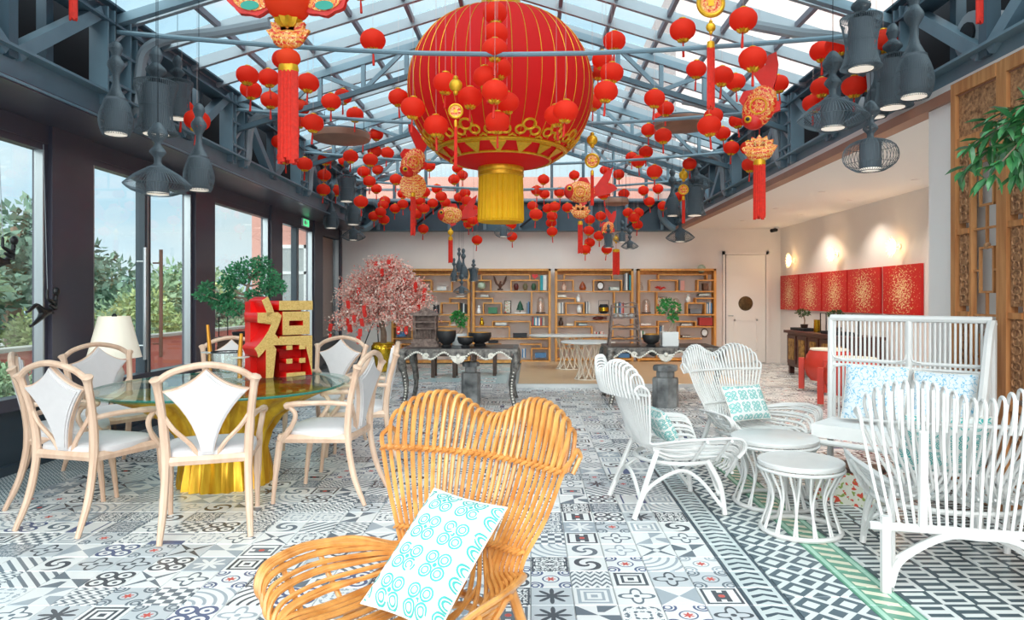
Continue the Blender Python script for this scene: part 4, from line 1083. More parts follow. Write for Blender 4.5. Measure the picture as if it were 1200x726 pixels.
def hang(t, c, chain, S):
    "pieces hung one under another: (kind, dz, size)"
    for (kind, dz, s) in chain:
        if kind == 'lotus':
            mb = MB()
            for k in range(7):
                a = -1.2 + 2.4 * k / 6
                M = Matrix.Translation((0, 0, dz)) @ Matrix.Rotation(a, 4, 'Y')
                mb.prism([(-0.12 * s, 0), (-0.16 * s, 0.3 * s), (0, 0.52 * s), (0.16 * s, 0.3 * s), (0.12 * s, 0)], -0.05 * s - 0.008 * (k % 2), 0.05 * s + 0.008 * (k % 2), M)
            mb.ell((0, 0, dz), 0.36 * s, 0.16 * s, 0.22 * s, 16, 8)
            mb.build('lotus_knot', m_fish2, t)
        elif kind == 'disc':
            MB().lathe([(0.0001, -0.03 * s), (0.42 * s, -0.03 * s), (0.5 * s, 0), (0.42 * s, 0.03 * s), (0.0001, 0.03 * s)], 24, Matrix.Translation((0, 0, dz)) @ Matrix.Rotation(PI / 2, 4, 'X')).build('knot_disc', m_fish2, t)
        elif kind == 'coin':
            Mx = Matrix.Translation((0, 0, dz)) @ Matrix.Rotation(PI / 2, 4, 'X')
            MB().tube([(0.42 * s * math.cos(q), 0, dz + 0.42 * s * math.sin(q)) for q in [2 * PI * k / 28 for k in range(28)]], 0.08 * s, 8, closed=True).build('coin_ring', m_trim, t)
            MB().lathe([(0.0001, -0.03 * s), (0.38 * s, -0.03 * s), (0.38 * s, 0.03 * s), (0.0001, 0.03 * s)], 20, Mx).build('coin_face', m_fish2, t)
            MB().bx(-0.1 * s, 0.1 * s, -0.05 * s, 0.05 * s, dz - 0.1 * s, dz + 0.1 * s).build('coin_centre', m_trim, t, False)
        elif kind == 'bead':
            MB().ell((0, 0, dz), 0.5 * s, 0.3 * s, 0.5 * s, 12, 8).ell((0, 0, dz + 0.55 * s), 0.2 * s, 0.2 * s, 0.2 * s, 8, 5).ell((0, 0, dz - 0.55 * s), 0.2 * s, 0.2 * s, 0.2 * s, 8, 5).build('bead', m_trim, t)
        elif kind == 'tassel':
            L_, wd = s
            mb = MB()
            for k in range(14):
                a = 2 * PI * k / 14; q = wd * 0.36
                mb.tube([(q * math.cos(a), q * 0.6 * math.sin(a), dz), (q * 1.05 * math.cos(a), q * 0.6 * math.sin(a), dz - L_ * (0.94 + 0.06 * (k * 7 % 5) / 4))], wd * 0.13, 5)
            mb.build('tassel', m_tass, t)
            MB().lathe([(wd * 0.45, dz - 0.01), (wd * 0.5, dz + 0.01), (wd * 0.45, dz + 0.05), (wd * 0.2, dz + 0.06)], 12, sy=0.7).build('tassel_head', m_trim, t)
    if chain:
        MB().tube([(0, 0, -0.05), (0, 0, chain[-1][1])], 0.003, 4).build('cord', m_tass, t)
def U(px, d): return px / FPX * d
d = 9.5; c = P(484, 190, d)
fish('red carp ornament with upright tail hanging left of the giant lantern', c, 0.42, rd(-60), rd(15), chain=(('disc', -U(28, d), 0.36), ('tassel', -U(40, d), (U(46, d), 0.07))))
d = 12.0; c = P(528, 252, d)
fish('gold-bodied carp ornament with red head hanging near the back beam', c, 0.42, 0.0, 0, gold=True, chain=(('bead', -U(20, d), 0.10), ('tassel', -U(29, d), (U(27, d), 0.08))))
d = 11.0; c = P(680, 225, d)
fish('red and gold carp ornament with lotus knot, right of the yellow fringe', c, 0.48, 0.0, 0, gold=True, chain=(('lotus', -U(26, d), 0.34), ('tassel', -U(38, d), (U(34, d), 0.08))))
d = 6.6; c = P(890, 125, d)
fish('large red carp ornament with upright tail and long tassel near the right truss', c, 0.42, rd(-68), rd(-25), chain=(('lotus', -U(55, d), 0.34), ('tassel', -U(68, d), (U(64, d), 0.115))))
d = 13.0; c = P(712, 268, d)
fish('tiny red carp ornament among the grey wire lamps at the back', c, 0.30, rd(-60), 0)
def charm(label, c, chain, name='hanging_charm'):
    t = thing(name, label, 'ornament', c, 0, 'hanging festival ornaments')
    hang(t, c, chain, 1)
    MB().tube([(0, 0, 0), (0, 0, zroof(c.x) - c.z + 0.04)], 0.0016, 4).build('thread', m_str, t)
    return t
d = 6.0; charm('gold coin charm with long red ribbon hanging left of the large carp', P(833, 4, d), (('coin', 0, 0.25), ('bead', -U(28, d), 0.085), ('tassel', -U(52, d), (U(72, d), 0.07))))
d = 6.3; charm('gold coin charm with thin red ribbon in front of the giant lantern', P(534, 100, d), (('bead', 0, 0.12), ('coin', -U(30, d), 0.14), ('tassel', -U(48, d), (U(48, d), 0.03))))
d = 8.3; charm('two gold beads and red ribbon hanging right of the giant lantern', P(694, 150, d), (('bead', -U(14, d), 0.13), ('coin', -U(38, d), 0.18), ('tassel', -U(55, d), (U(36, d), 0.04))))
d = 10.5; charm('pair of gold beads over a thin red ribbon near the right wire lamps', P(801, 190, d), (('bead', -U(15, d), 0.14), ('coin', -U(32, d), 0.16), ('tassel', -U(44, d), (U(28, d), 0.05))))
d = 13.6; charm('red ribbon tassel hanging in front of the third bookcase', P(722, 280, d), (('bead', 0, 0.12), ('tassel', -U(15, d), (U(27, d), 0.14))))
d = 5.0; charm('orange red ribbon hanging inside the window side truss', P(86, -22, d), (('tassel', 0, (U(46, d), 0.06)),))
d = 4.6; charm('orange red ribbon hanging inside the right side truss', P(1148, -20, d), (('tassel', 0, (U(48, d), 0.05)),))
# fan-winged lantern ornament, top of the frame
d = 5.3; c = P(338, -4, d)
t = thing('winged_lantern_ornament', 'lantern ornament with two printed fan wings, lotus basket and very long red tassel', 'ornament', c)
MB().lathe(lprof(0.18, 0.19), 32, mod=lambda a, z: 1 + 0.014 * math.cos(16 * a)).build('lantern_body', m_lan, t)
MB().lathe([(0.05, -0.24), (0.08, -0.22), (0.10, -0.18), (0.05, -0.17)], 20, mod=lambda a, z: 1 + 0.12 * math.cos(10 * a)).build('bottom_trim', m_trim, t)
for s in (-1, 1):
    f = lambda a: 1 + 0.05 * math.cos(9 * a)
    MB().prism(ellp(s * 0.26, 0.02, 0.20, 0.17, 36, f), -0.025, 0.025).build('wing', m_fred, t)
    MB().prism(ellp(s * 0.26, 0.02, 0.165, 0.14, 30), -0.032, 0.032).build('wing_print', m_fish2, t)
    MB().prism(ellp(s * 0.28, -0.08, 0.07, 0.035, 14), -0.037, 0.037).build('teal_feather', m_teal, t)
    MB().prism(ellp(s * 0.24, 0.0, 0.03, 0.02, 12), -0.037, 0.037).build('magenta_dot', m_mag, t)
hang(t, c, (('lotus', -U(50, d), 0.34), ('bead', -U(75, d), 0.08)), 1)
MB().ell((0, 0, -U(72, d)), 0.09, 0.09, 0.07, 16, 8).build('red_ball', m_lan, t)
hang(t, c, (('tassel', -U(88, d), (U(108, d), 0.16)),), 1)
MB().tube([(0, 0, 0.15), (0, 0, zroof(c.x) - c.z + 0.04)], 0.002, 4).build('thread', m_str, t)

# ================================================================ wire pendant lamps
m_wire = mat('dark grey wire', (92, 104, 112), 0.5, var=0.2, scale=5)
m_inner = mat('dark mesh sleeve', (84, 94, 102), 0.7)
m_diff = mat('frosted diffuser', (250, 246, 238), 0.5, emit=(255, 240, 220), es=0.35)
NECK = [(0.010, 0.40), (0.03, 0.385), (0.06, 0.34), (0.075, 0.30), (0.035, 0.25), (0.022, 0.22), (0.05, 0.18), (0.06, 0.155), (0.03, 0.12), (0.025, 0.09)]
SHAPES = {
    'saucer': (NECK + [(0.03, 0.06), (0.09, 0.02), (0.17, -0.03), (0.245, -0.10), (0.25, -0.115), (0.20, -0.155), (0.11, -0.19)], 0.085, -0.185, 0.03),
    'vase': ([(0.008, 0.62), (0.035, 0.60), (0.05, 0.55), (0.03, 0.49), (0.06, 0.44), (0.065, 0.40), (0.03, 0.34), (0.025, 0.28), (0.04, 0.2), (0.09, 0.10), (0.125, 0.0), (0.135, -0.08), (0.12, -0.16), (0.10, -0.20)], 0.09, -0.19, 0.12),
    'drum': ([(0.008, 0.52), (0.03, 0.5), (0.05, 0.44), (0.03, 0.38), (0.07, 0.34), (0.075, 0.31), (0.03, 0.26), (0.10, 0.235), (0.165, 0.22), (0.15, 0.15), (0.125, 0.02), (0.125, -0.08), (0.15, -0.17), (0.165, -0.20), (0.11, -0.21)], 0.10, -0.21, 0.20),
    'cage': (NECK + [(0.04, 0.06), (0.12, 0.05), (0.20, 0.0), (0.225, -0.08), (0.20, -0.15), (0.12, -0.205), (0.08, -0.21)], 0.09, -0.20, 0.06),
}
lamp_me = {}
for nm, (pf, ri, zb_, zt_) in SHAPES.items():
    sp = spline([(r, 0, z) for r, z in pf], 2)
    mb = MB(); n = 40 if nm == 'cage' else 64
    for k in range(n):
        a = 2 * PI * k / n; ca, sa = math.cos(a), math.sin(a)
        mb.tube([(p.x * ca, p.x * sa, p.z) for p in sp], 0.0026, 3, caps=False)
    for (r, z) in pf[::2]:
        mb.tube([(r * math.cos(2 * PI * k / 28), r * math.sin(2 * PI * k / 28), z) for k in range(28)], 0.003, 3, closed=True)
    a_ = mb.mesh('wire_cage', m_wire)
    b_ = MB().lathe([(ri, zb_ + 0.01), (ri, zt_), (ri * 0.3, zt_ + 0.02)], 20).lathe([(0.012, zt_), (0.012, pf[0][1])], 8).mesh('inner_sleeve', m_inner)
    c_ = MB().lathe([(ri * 0.97, zb_), (ri * 0.97, zb_ + 0.012)], 20).mesh('diffuser', m_diff)
    lamp_me[nm] = (a_, b_, c_, pf[0][1])
me_cord = MB().tube([(0, 0, 0), (0, 0, 1)], 0.003, 4).mesh('cord', m_void)
KL = {'saucer': 'flat saucer-shaped', 'vase': 'slim vase-shaped', 'drum': 'waisted drum-shaped', 'cage': 'open round'}
WHERE = {'A': 'over the dining chairs', 'B': 'near the carved wooden screen', 'C': 'at the far end of the window wall', 'D': 'in front of the first bookcase', 'E': 'behind the yellow fringe', 'F': 'by the end of the right truss', 'G': 'in front of the third bookcase'}
for (g, kind, x, y, dd, S) in LAMPS:
    c = P(x, y, dd)
    t = thing('wire_pendant_lamp', '%s dark wire pendant lamp %s' % (KL[kind], WHERE[g]), 'pendant lamp', c, 0, 'wire pendant lamps ' + WHERE[g])
    a_, b_, c_, top = lamp_me[kind]
    for nm, m_ in (('wire_cage', a_), ('inner_sleeve', b_), ('diffuser', c_)): obj(nm, m_, t)
    o = obj('cord', me_cord, t, (0, 0, top)); o.scale = (1, 1, (zroof(max(XL + .1, min(XR - .1, c.x))) - c.z + 0.04) / S - top)
    t.scale = (S, S, S)
m_canopy = mat('brown wooden canopy disc', (156, 112, 92), 0.5, var=0.25, scale=4)
for (x, y, dd, r, lb) in DISCS:
    c = P(x, y, dd)
    t = thing('canopy_disc', lb, 'canopy', c)
    MB().lathe([(r * 0.97, 0.05), (r, 0.04), (r, -0.04), (r * 0.93, -0.055), (r * 0.5, -0.075), (0.0001, -0.08)][::-1], 36).build('disc', m_canopy, t)
    MB().lathe([(r - 0.02, 0.052), (r - 0.02, 0.07)], 36).build('plate', m_steel_d, t)
    for a in (0, 2.1, 4.2): MB().tube([(r * 0.8 * math.cos(a), r * 0.8 * math.sin(a), 0.1), (r * 0.8 * math.cos(a), r * 0.8 * math.sin(a), zroof(c.x) - c.z - 0.25)], 0.004, 4).build('wire', m_void, t)
# exit sign on the window header
m_exit = mat('exit sign green', (70, 200, 130), 0.4, emit=(90, 230, 150), es=0.8)
ex_ = P(351, 248, 12.3)
t = thing('exit_sign', 'small green lit exit sign above the windows', 'sign', (WL + 0.03, 12.9, 2.80))
MB().bx(0, 0.03, -0.17, 0.17, -0.07, 0.07).build('sign_box', m_wfr, t, False)
MB().bx(0.03, 0.034, -0.16, 0.16, -0.06, 0.06).build('sign_face', m_exit, t, False)
MB().bx(0.034, 0.037, -0.12, -0.02, -0.035, 0.035).bx(0.034, 0.037, 0.02, 0.06, -0.035, 0.02).ell((0.036, 0.04, 0.035), 0.002, 0.012, 0.012, 8, 5).build('sign_figure', m_wfr, t, False)
# ================================================================ right side: settee, side tables, screen
se_A, se_B = Vector((2.25, 5.26, 0)), Vector((3.0, 4.55, 0))
sl = (se_B - se_A).length; sang = math.atan2(se_B.y - se_A.y, se_B.x - se_A.x)
t = thing('white_settee', 'white cane settee with a high barred back beside the carved screen', 'settee', se_A, sang)   # local x along the back, local -y is the front
SH = 1.26
for x in (0.0, sl * 0.52, sl): MB().tube([(x, 0.0, 0), (x, 0.02, SH)], 0.024, 8).build('post', m_wrat, t)
for z, r in ((SH, 0.024), (0.95, 0.014), (0.91, 0.012), (0.42, 0.02)): MB().tube([(0, 0.015, z), (sl, 0.015, z)], r, 8).build('rail', m_wrat, t)
nb_ = 34
for k in range(1, nb_):
    x = sl * k / nb_
    if abs(x - sl * 0.52) < 0.02: continue
    MB().tube([(x, 0.012, 0.42), (x, 0.018, SH)], 0.0085, 6).build('back_bar', m_wrat, t)
for q in (0.0, 0.52):
    a, b = sl * q, sl * (0.52 if q == 0 else 1.0)
    for (xa, sg) in ((a, 1), (b, -1)):
        for zz, dz in ((0.955, 1), (0.905, -1)): MB().tube(spline([(xa + sg * 0.012, 0.0, zz + dz * 0.06), (xa + sg * 0.03, 0.0, zz + dz * 0.012), (xa + sg * 0.08, 0.0, zz)], 4), 0.007, 5).build('corner_curl', m_wrat, t)
for x in (sl,):
    MB().tube(spline([(x, 0.0, SH - 0.02), (x, -0.10, SH - 0.12), (x, -0.26, 0.80), (x, -0.40, 0.62), (x, -0.42, 0.0)], 5), 0.03, 8).build('wing_post', m_wrat, t)
    for k in range(5):
        yy = -0.07 - 0.07 * k; zt_ = [1.14, 1.01, 0.89, 0.77, 0.68][k]
        MB().tube([(x, yy, 0.42), (x, yy, zt_)], 0.0085, 6).build('wing_bar', m_wrat, t)
    MB().tube([(x, 0, 0.42), (x, -0.42, 0.42)], 0.018, 8).build('seat_rail', m_wrat, t)
MB().tube([(0, -0.42, 0.40), (sl, -0.42, 0.40)], 0.02, 8).build('seat_rail', m_wrat, t)
MB().tube([(0, 0, 0.42), (0, -0.42, 0.40), (0, -0.42, 0)], 0.02, 8).build('seat_rail', m_wrat, t)
MB().bx(0.02, sl - 0.02, -0.41, -0.01, 0.43, 0.52).build('seat_pad', m_pad, t, False)
def onset(x, y, z): return se_A + Matrix.Rotation(sang, 3, 'Z') @ Vector((x, y, z))
pillow('settee_cushion', 'pale blue sketch-print cushion leaning on the settee back', 0.42, 0.40, 0.12, m_cush2, onset(0.36, -0.15, 0.74), (rd(-16), 0, sang))
pillow('settee_cushion', 'second pale blue cushion with teal print beside it on the settee', 0.38, 0.38, 0.12, m_cush2, onset(0.79, -0.15, 0.73), (rd(-16), 0, sang))
pillow('lounge_cushion', 'white and teal cushion inside the wide lounge chair', 0.44, 0.36, 0.12, m_cush, Vector((2.20, 3.74, 0.62)), (rd(-22), 0, rd(166)))

# nesting side tables
def side_table(label, loc, r, h):
    t = thing('round_side_table', label, 'side table', loc, 0, 'white nesting tables')
    MB().lathe([(r * 0.98, h - 0.03), (r, h - 0.022), (r, h - 0.004), (r * 0.98, h)], 40).build('table_top', m_wrat, t)
    MB().tube([(r * 0.98 * math.cos(a), r * 0.98 * math.sin(a), h - 0.045) for a in [2 * PI * k / 36 for k in range(36)]], 0.011, 6, closed=True).build('top_ring', m_wrat, t)
    MB().tube([(r * 0.92 * math.cos(a), r * 0.92 * math.sin(a), 0.016) for a in [2 * PI * k / 36 for k in range(36)]], 0.015, 6, closed=True).build('base_ring', m_wrat, t)
    n = 26
    for k in range(n):
        a = 2 * PI * k / n; b = a + (0.16 if k % 2 else -0.16)
        MB().tube(spline([(r * 0.96 * math.cos(a), r * 0.96 * math.sin(a), h - 0.05), (r * 0.70 * math.cos((a + b) / 2), r * 0.70 * math.sin((a + b) / 2), h * 0.5), (r * 0.91 * math.cos(b), r * 0.91 * math.sin(b), 0.02)], 4), 0.0075, 6).build('cane', m_wrat, t)
    return t
side_table('taller white round cane side table, top meeting the chair before the bookcases', (1.67, 4.80, 0), 0.29, 0.46)
side_table('lower white round cane side table nested under the taller one', (1.63, 4.23, 0), 0.25, 0.43)
# painted box seen between the table canes
m_paint = pattern('painted box flowers', lambda x, y, n: ((n(x, y, 4.0) > 0.56), (n(y, x, 5.0) > 0.6)), (206, 204, 190), (196, 70, 50), (130, 150, 70), rough=0.6, coord='Object', scale=5.0)
t = thing('painted_box', 'low box painted with red and green flowers under the settee front', 'box', (2.22, 4.86, 0), sang)
MB().bx(-0.20, 0.20, -0.12, 0.12, 0.0, 0.22).build('box_body', m_paint, t, False)
MB().bx(-0.21, 0.21, -0.13, 0.13, 0.22, 0.25).build('lid', m_dwood, t, False)

# carved screen -----------------------------------------------------
m_teak = mat('honey teak', (198, 140, 88), 0.5, rgb2=(166, 106, 60), scale=5, stretch=(6, 6, 0.5))
m_carv = mat('carved teak relief', (190, 140, 98), 0.7, rgb2=(108, 70, 44), scale=42, bump=1.0)
SX = 3.13
scr = thing('carved_screen', 'tall carved teak lattice screen standing against the white wall', 'screen', (SX, 5.15, 0))
LW = 0.545
parts_ = []
def sb(name, y0, y1, z0, z1, m, x0=-0.03, x1=0.03, smooth=False):   # y measured from the far end toward the room front
    me_ = MB().bx(x0, x1, -y1, -y0, z0, z1).mesh(name, m, False)
    parts_.append((name, me_))
sb('stile', 0, 0.055, 0, 2.97, m_teak, -0.04, 0.04); sb('stile', LW - 0.05, LW, 0, 2.97, m_teak, -0.035, 0.035)
sb('rail', 0.055, LW - 0.05, 2.88, 2.97, m_teak, -0.04, 0.04); sb('rail', 0.055, LW - 0.05, 2.50, 2.56, m_teak); sb('rail', 0.055, LW - 0.05, 0.0, 0.12, m_teak)
sb('carved_panel', 0.055, LW - 0.05, 2.56, 2.88, m_carv, -0.012, 0.012)
sb('stile', 0.185, 0.21, 0.12, 2.50, m_teak, -0.02, 0.02)
for k in range(4):
    z0 = 0.12 + k * 0.595
    sb('carved_panel', 0.06, 0.18, z0 + 0.04, z0 + 0.555, m_carv, -0.012, 0.012); sb('rail', 0.055, 0.185, z0 + 0.555, z0 + 0.595, m_teak)
    mb = MB()
    for j in range(9):
        zc = z0 + 0.09 + 0.053 * j; mb.tube([(-0.016, -0.12 + 0.042 * math.cos(a) * (1 if j % 2 else 0.7), zc + 0.03 * math.sin(a)) for a in [2 * PI * q / 10 for q in range(10)]], 0.006, 4, closed=True)
    parts_.append(('scroll_relief', mb.mesh('scroll_relief', m_carv)))
lb0, lb1 = -0.009, 0.009
for z0 in (0.2, 0.8, 1.4, 2.0):
    zt_ = 2.50 if z0 > 1.9 else z0 + 0.60
    sb('lattice_bar', 0.275, 0.290, z0 + 0.04, z0 + 0.36, m_teak, lb0, lb1); sb('lattice_bar', 0.415, 0.430, z0 + 0.04, z0 + 0.36, m_teak, lb0, lb1)
    sb('lattice_bar', 0.275, 0.430, z0 + 0.04, z0 + 0.055, m_teak, lb0, lb1); sb('lattice_bar', 0.275, 0.430, z0 + 0.345, z0 + 0.36, m_teak, lb0, lb1)
    sb('lattice_bar', 0.345, 0.360, z0 + 0.36, zt_ + 0.04 if z0 < 1.9 else 2.50, m_teak, lb0, lb1)
    sb('lattice_bar', 0.21, 0.275, z0 + 0.19, z0 + 0.205, m_teak, lb0, lb1); sb('lattice_bar', 0.43, 0.495, z0 + 0.19, z0 + 0.205, m_teak, lb0, lb1)
    sb('lattice_bar', 0.21, 0.495, z0 + 0.48, z0 + 0.495, m_teak, lb0, lb1)
    parts_.append(('lattice_flower', MB().ell((0, -0.352, z0 + 0.365), 0.016, 0.035, 0.025, 8, 5).mesh('lattice_flower', m_carv)))
for k in range(5):
    lf = thing('leaf', 'x', 'x', (0, -LW * k, 0))
    del lf['label'], lf['category']
    lf.name = 'screen_leaf'; lf.parent = scr
    for nm, me_ in parts_: obj(nm, me_, lf)

# ficus at the frame edge
m_fleaf = mat('ficus leaf', (72, 142, 74), 0.35, rgb2=(40, 96, 60), scale=10, coat=0.3)
fc = Vector((2.86, 3.45, 0))
t = thing('potted_ficus', 'leafy ficus arching in front of the carved screen', 'plant', fc)
MB().lathe([(0.11, 0), (0.13, 0.02), (0.15, 0.28), (0.16, 0.30), (0.14, 0.30), (0.13, 0.26), (0.02, 0.26)], 22).build('pot', m_white_g, t)
MB().tube(spline([(0, 0, 0.25), (0.03, 0.02, 0.9), (-0.02, 0.05, 1.6), (0.0, 0.15, 2.25), (-0.08, 0.32, 2.45)], 5), [0.022] * 11 + [0.014] * 10, 7).build('trunk', m_bark, t)
lm_ = []
for w in (0.058, 0.046):
    mb = MB(); l = 0.13
    mb.add([(0, 0, 0), (l * 0.3, w * 0.45, 0.006), (l * 0.65, w * 0.4, 0.0), (l, 0, -0.02), (l * 0.65, -w * 0.4, 0.0), (l * 0.3, -w * 0.45, 0.006), (l * 0.33, 0, -0.006), (l * 0.66, 0, -0.012)],
           [(0, 6, 1), (1, 6, 7, 2), (2, 7, 3), (0, 5, 6), (5, 4, 7, 6), (4, 3, 7)])
    lm_.append(mb.mesh('leaf', m_fleaf))
for (sx_, sy_, sz_) in ((-0.34, 0.55, 2.28), (-0.30, 0.70, 2.16), (-0.20, 0.60, 2.42), (-0.05, 0.75, 2.30), (-0.36, 0.38, 2.06), (0.0, 0.45, 2.52), (-0.12, 0.5, 2.12)):
    st = Vector((-0.02, 0.2, 2.3)); en = Vector((sx_, sy_, sz_)); md = (st + en) / 2 + Vector((0, 0, 0.10))
    pts = spline([st, md, en], 6)
    MB().tube(pts, 0.004, 4).build('twig', m_bark, t)
    for p_ in pts[2:]:
        for _ in range(3):
            dr_ = ((en - st).normalized() * 0.6 + rdir() * 0.9 + Vector((0, 0, -0.45))).normalized()
            o = obj('leaf', R.choice(lm_), t, p_ + rdir() * 0.02); o.rotation_euler = dr_.to_track_quat('X', 'Z').to_euler()

# red paintings, sconces ---------------------------------------------
def f_gold(x, y, n):
    r = rad(x * 0.8, y * 0.5 + 0.05); q = n(x, y, 9.0); q2 = n(y, x, 16.0)
    return ((q + q2 * 0.5 - r * 0.34) > 0.68), ((q2 + q * 0.4 - r * 0.32) > 0.66)
m_red_c = mat('canvas edge red', (190, 22, 22), 0.7)
m_canvas = pattern('red canvas with gold leaf', f_gold, (200, 22, 22), (206, 128, 70), (238, 206, 160), rough=0.5)
pxs = [(914.5, 935.5), (936.5, 962.5), (963.5, 992.5), (993.5, 1031.5), (1034.5, 1080)]
cmp_ = ['next to the corner by the door', 'second from the door corner', 'in the middle of the row of five', 'left of the gap in the row', 'standing apart beyond the gap in the row']
for (a, b), lb in zip(pxs, cmp_):
    y1 = 5.46 * FPX / (a - CX); y0 = 5.46 * FPX / (b - CX)
    y1 = min(y1, YB - 0.06)
    t = thing('red_painting', 'red canvas with gold leaf splashes, ' + lb, 'painting', (5.46, (y0 + y1) / 2, 1.17))
    w = y1 - y0 - 0.015
    MB().bx(0, 0.035, -w / 2, w / 2, 0, 0.73).build('stretcher', m_red_c, t, False)
    mb = MB().add([(-0.003, w / 2, 0), (-0.003, -w / 2, 0), (-0.003, -w / 2, 0.73), (-0.003, w / 2, 0.73), (0, w / 2, 0), (0, -w / 2, 0), (0, -w / 2, 0.73), (0, w / 2, 0.73)], [(0, 3, 2, 1), (4, 5, 6, 7), (0, 1, 5, 4), (1, 2, 6, 5), (2, 3, 7, 6), (3, 0, 4, 7)])
    me_ = mb.mesh('canvas', m_canvas, False); lay = me_.uv_layers.new(name='UVMap')
    for lp_ in me_.loops:
        co = me_.vertices[lp_.vertex_index].co; lay.data[lp_.index].uv = (co.y / w + 0.5, co.z / 0.73)
    obj('canvas', me_, t)
m_bulb = mat('warm bulb', (255, 225, 170), 0.4, emit=(255, 200, 120), es=14.0)
m_cry = mat('crystal petal', (250, 226, 190), 0.15, emit=(255, 205, 140), es=1.6)
for i, (x, y) in enumerate(((928, 305), (978, 298), (1050, 289))):
    yy = 5.44 * FPX / (x - CX); c = Vector((5.5, yy, HC + (HY - y) / FPX * yy))
    t = thing('wall_sconce', ('wall sconce of glowing crystal petals over the %s' % ('canvas by the door corner', 'middle canvas', 'canvases beside the gap')[i]), 'sconce', c)
    MB().lathe([(0.05, 0), (0.05, 0.02), (0.015, 0.03), (0.015, 0.09)], 14, Matrix.Rotation(-PI / 2, 4, 'Y')).build('wall_plate', m_wfr, t)
    for k in range(14):
        a = 2 * PI * k / 14; d_ = Vector((-0.35, math.cos(a), math.sin(a))).normalized()
        o = MB().tube([(0, 0, 0.02), (0.012, 0, 0.09), (0, 0, 0.17)], [0.005, 0.016, 0.002], 5).build('petal', m_cry, t)
        o.location = (-0.09, 0, 0); o.rotation_euler = d_.to_track_quat('Z', 'Y').to_euler()
    MB().ell((-0.10, 0, 0), 0.03, 0.03, 0.03, 10, 6).build('bulb', m_bulb, t)
    l = bpy.data.lights.new('sconce_light', 'POINT'); l.energy = 3.6; l.color = (1.0, 0.74, 0.45); l.shadow_soft_size = 0.05
    lo = bpy.data.objects.new('sconce_light', l); COL.objects.link(lo); lo.parent = t; lo.location = (-0.17, 0, 0)
t = thing('security_camera', 'small dark security camera in the ceiling corner near the door', 'camera', (5.30, 15.1, 2.95))
MB().lathe([(0.05, 0), (0.05, -0.03), (0.02, -0.05)], 14).build('mount', m_wfr, t)
MB().tube([(0, 0, -0.06), (-0.14, -0.1, -0.09)], 0.04, 10).build('camera_body', m_void, t)

# sideboard with gilt panels ------------------------------------------
m_mah = mat('red brown lacquered wood', (96, 54, 44), 0.35, rgb2=(66, 36, 32), scale=4, stretch=(1, 1, 4))
m_gpan = mat('gilt carved panel', (206, 166, 84), 0.4, metal=0.5, rgb2=(120, 84, 36), scale=16, bump=0.8)
t = thing('sideboard', 'dark red-brown sideboard with gilt carved door panels under the red canvases', 'sideboard', (5.12, 12.05, 0))
MB().bx(-0.24, 0.30, -1.25, 1.25, 0.14, 0.76).build('body', m_mah, t, False)
MB().bx(-0.29, 0.34, -1.32, 1.32, 0.76, 0.81).build('top', m_mah, t, False)
for k in range(5):
    yc = -1.0 + 0.5 * k
    d_ = MB().bx(-0.262, -0.24, yc - 0.21, yc + 0.21, 0.20, 0.72).build('door', m_mah, t, False)
    MB().bx(-0.27, -0.255, yc - 0.13, yc + 0.13, 0.27, 0.66).build('gilt_panel', m_gpan, d_, False)
for yy in (-1.15, 0, 1.15):
    for xx in (-0.2, 0.26): MB().bx(xx - 0.04, xx + 0.04, yy - 0.04, yy + 0.04, 0, 0.14).build('foot', m_mah, t, False)
m_moss = mat('small bonsai green', (70, 96, 54), 0.7, var=0.4, scale=12)
for (yy, lb) in ((13.0, 'tiny bonsai on black tray at the door end of the sideboard'), (11.6, 'tiny bonsai on black tray at the drum end of the sideboard')):
    t = thing('small_bonsai', lb, 'bonsai', (5.08, yy, 0.81))
    MB().bx(-0.14, 0.14, -0.32, 0.32, 0.0, 0.05).build('tray', m_void, t, False)
    MB().lathe([(0.05, 0.05), (0.06, 0.06), (0.07, 0.12), (0.06, 0.12)], 14).build('pot', m_dwood, t)
    MB().tube(spline([(0, 0, 0.1), (0.02, 0.03, 0.2), (0, 0.05, 0.3)], 4), 0.012, 6).build('trunk', m_bark, t)
    lb_ = MB(); leafball(lb_, (0, 0.06, 0.33), 0.12, 150, 0.05, 0.03, 0.5); lb_.build('foliage', m_moss, t, False)
t = thing('gold_vase', 'small gold cylinder vase between the tiny bonsai trays', 'vase', (5.1, 12.45, 0.81))
MB().lathe([(0.06, 0), (0.065, 0.02), (0.06, 0.2), (0.065, 0.22), (0.05, 0.22)], 16).build('vase_body', m_goldp, t)
for yy in (12.2, 11.0):
    t = thing('display_stand', 'black wire display stand beside the %s' % ('gold cylinder vase' if yy > 12 else 'drum-end bonsai tray'), 'stand', (5.1, yy, 0.81))
    MB().tube([(0, -0.12, 0), (0, -0.12, 0.34), (0, 0.12, 0.34), (0, 0.12, 0)], 0.01, 5).build('frame_bar', m_void, t)
    MB().bx(-0.05, 0.05, -0.14, 0.14, 0, 0.015).build('frame_foot', m_void, t, False)

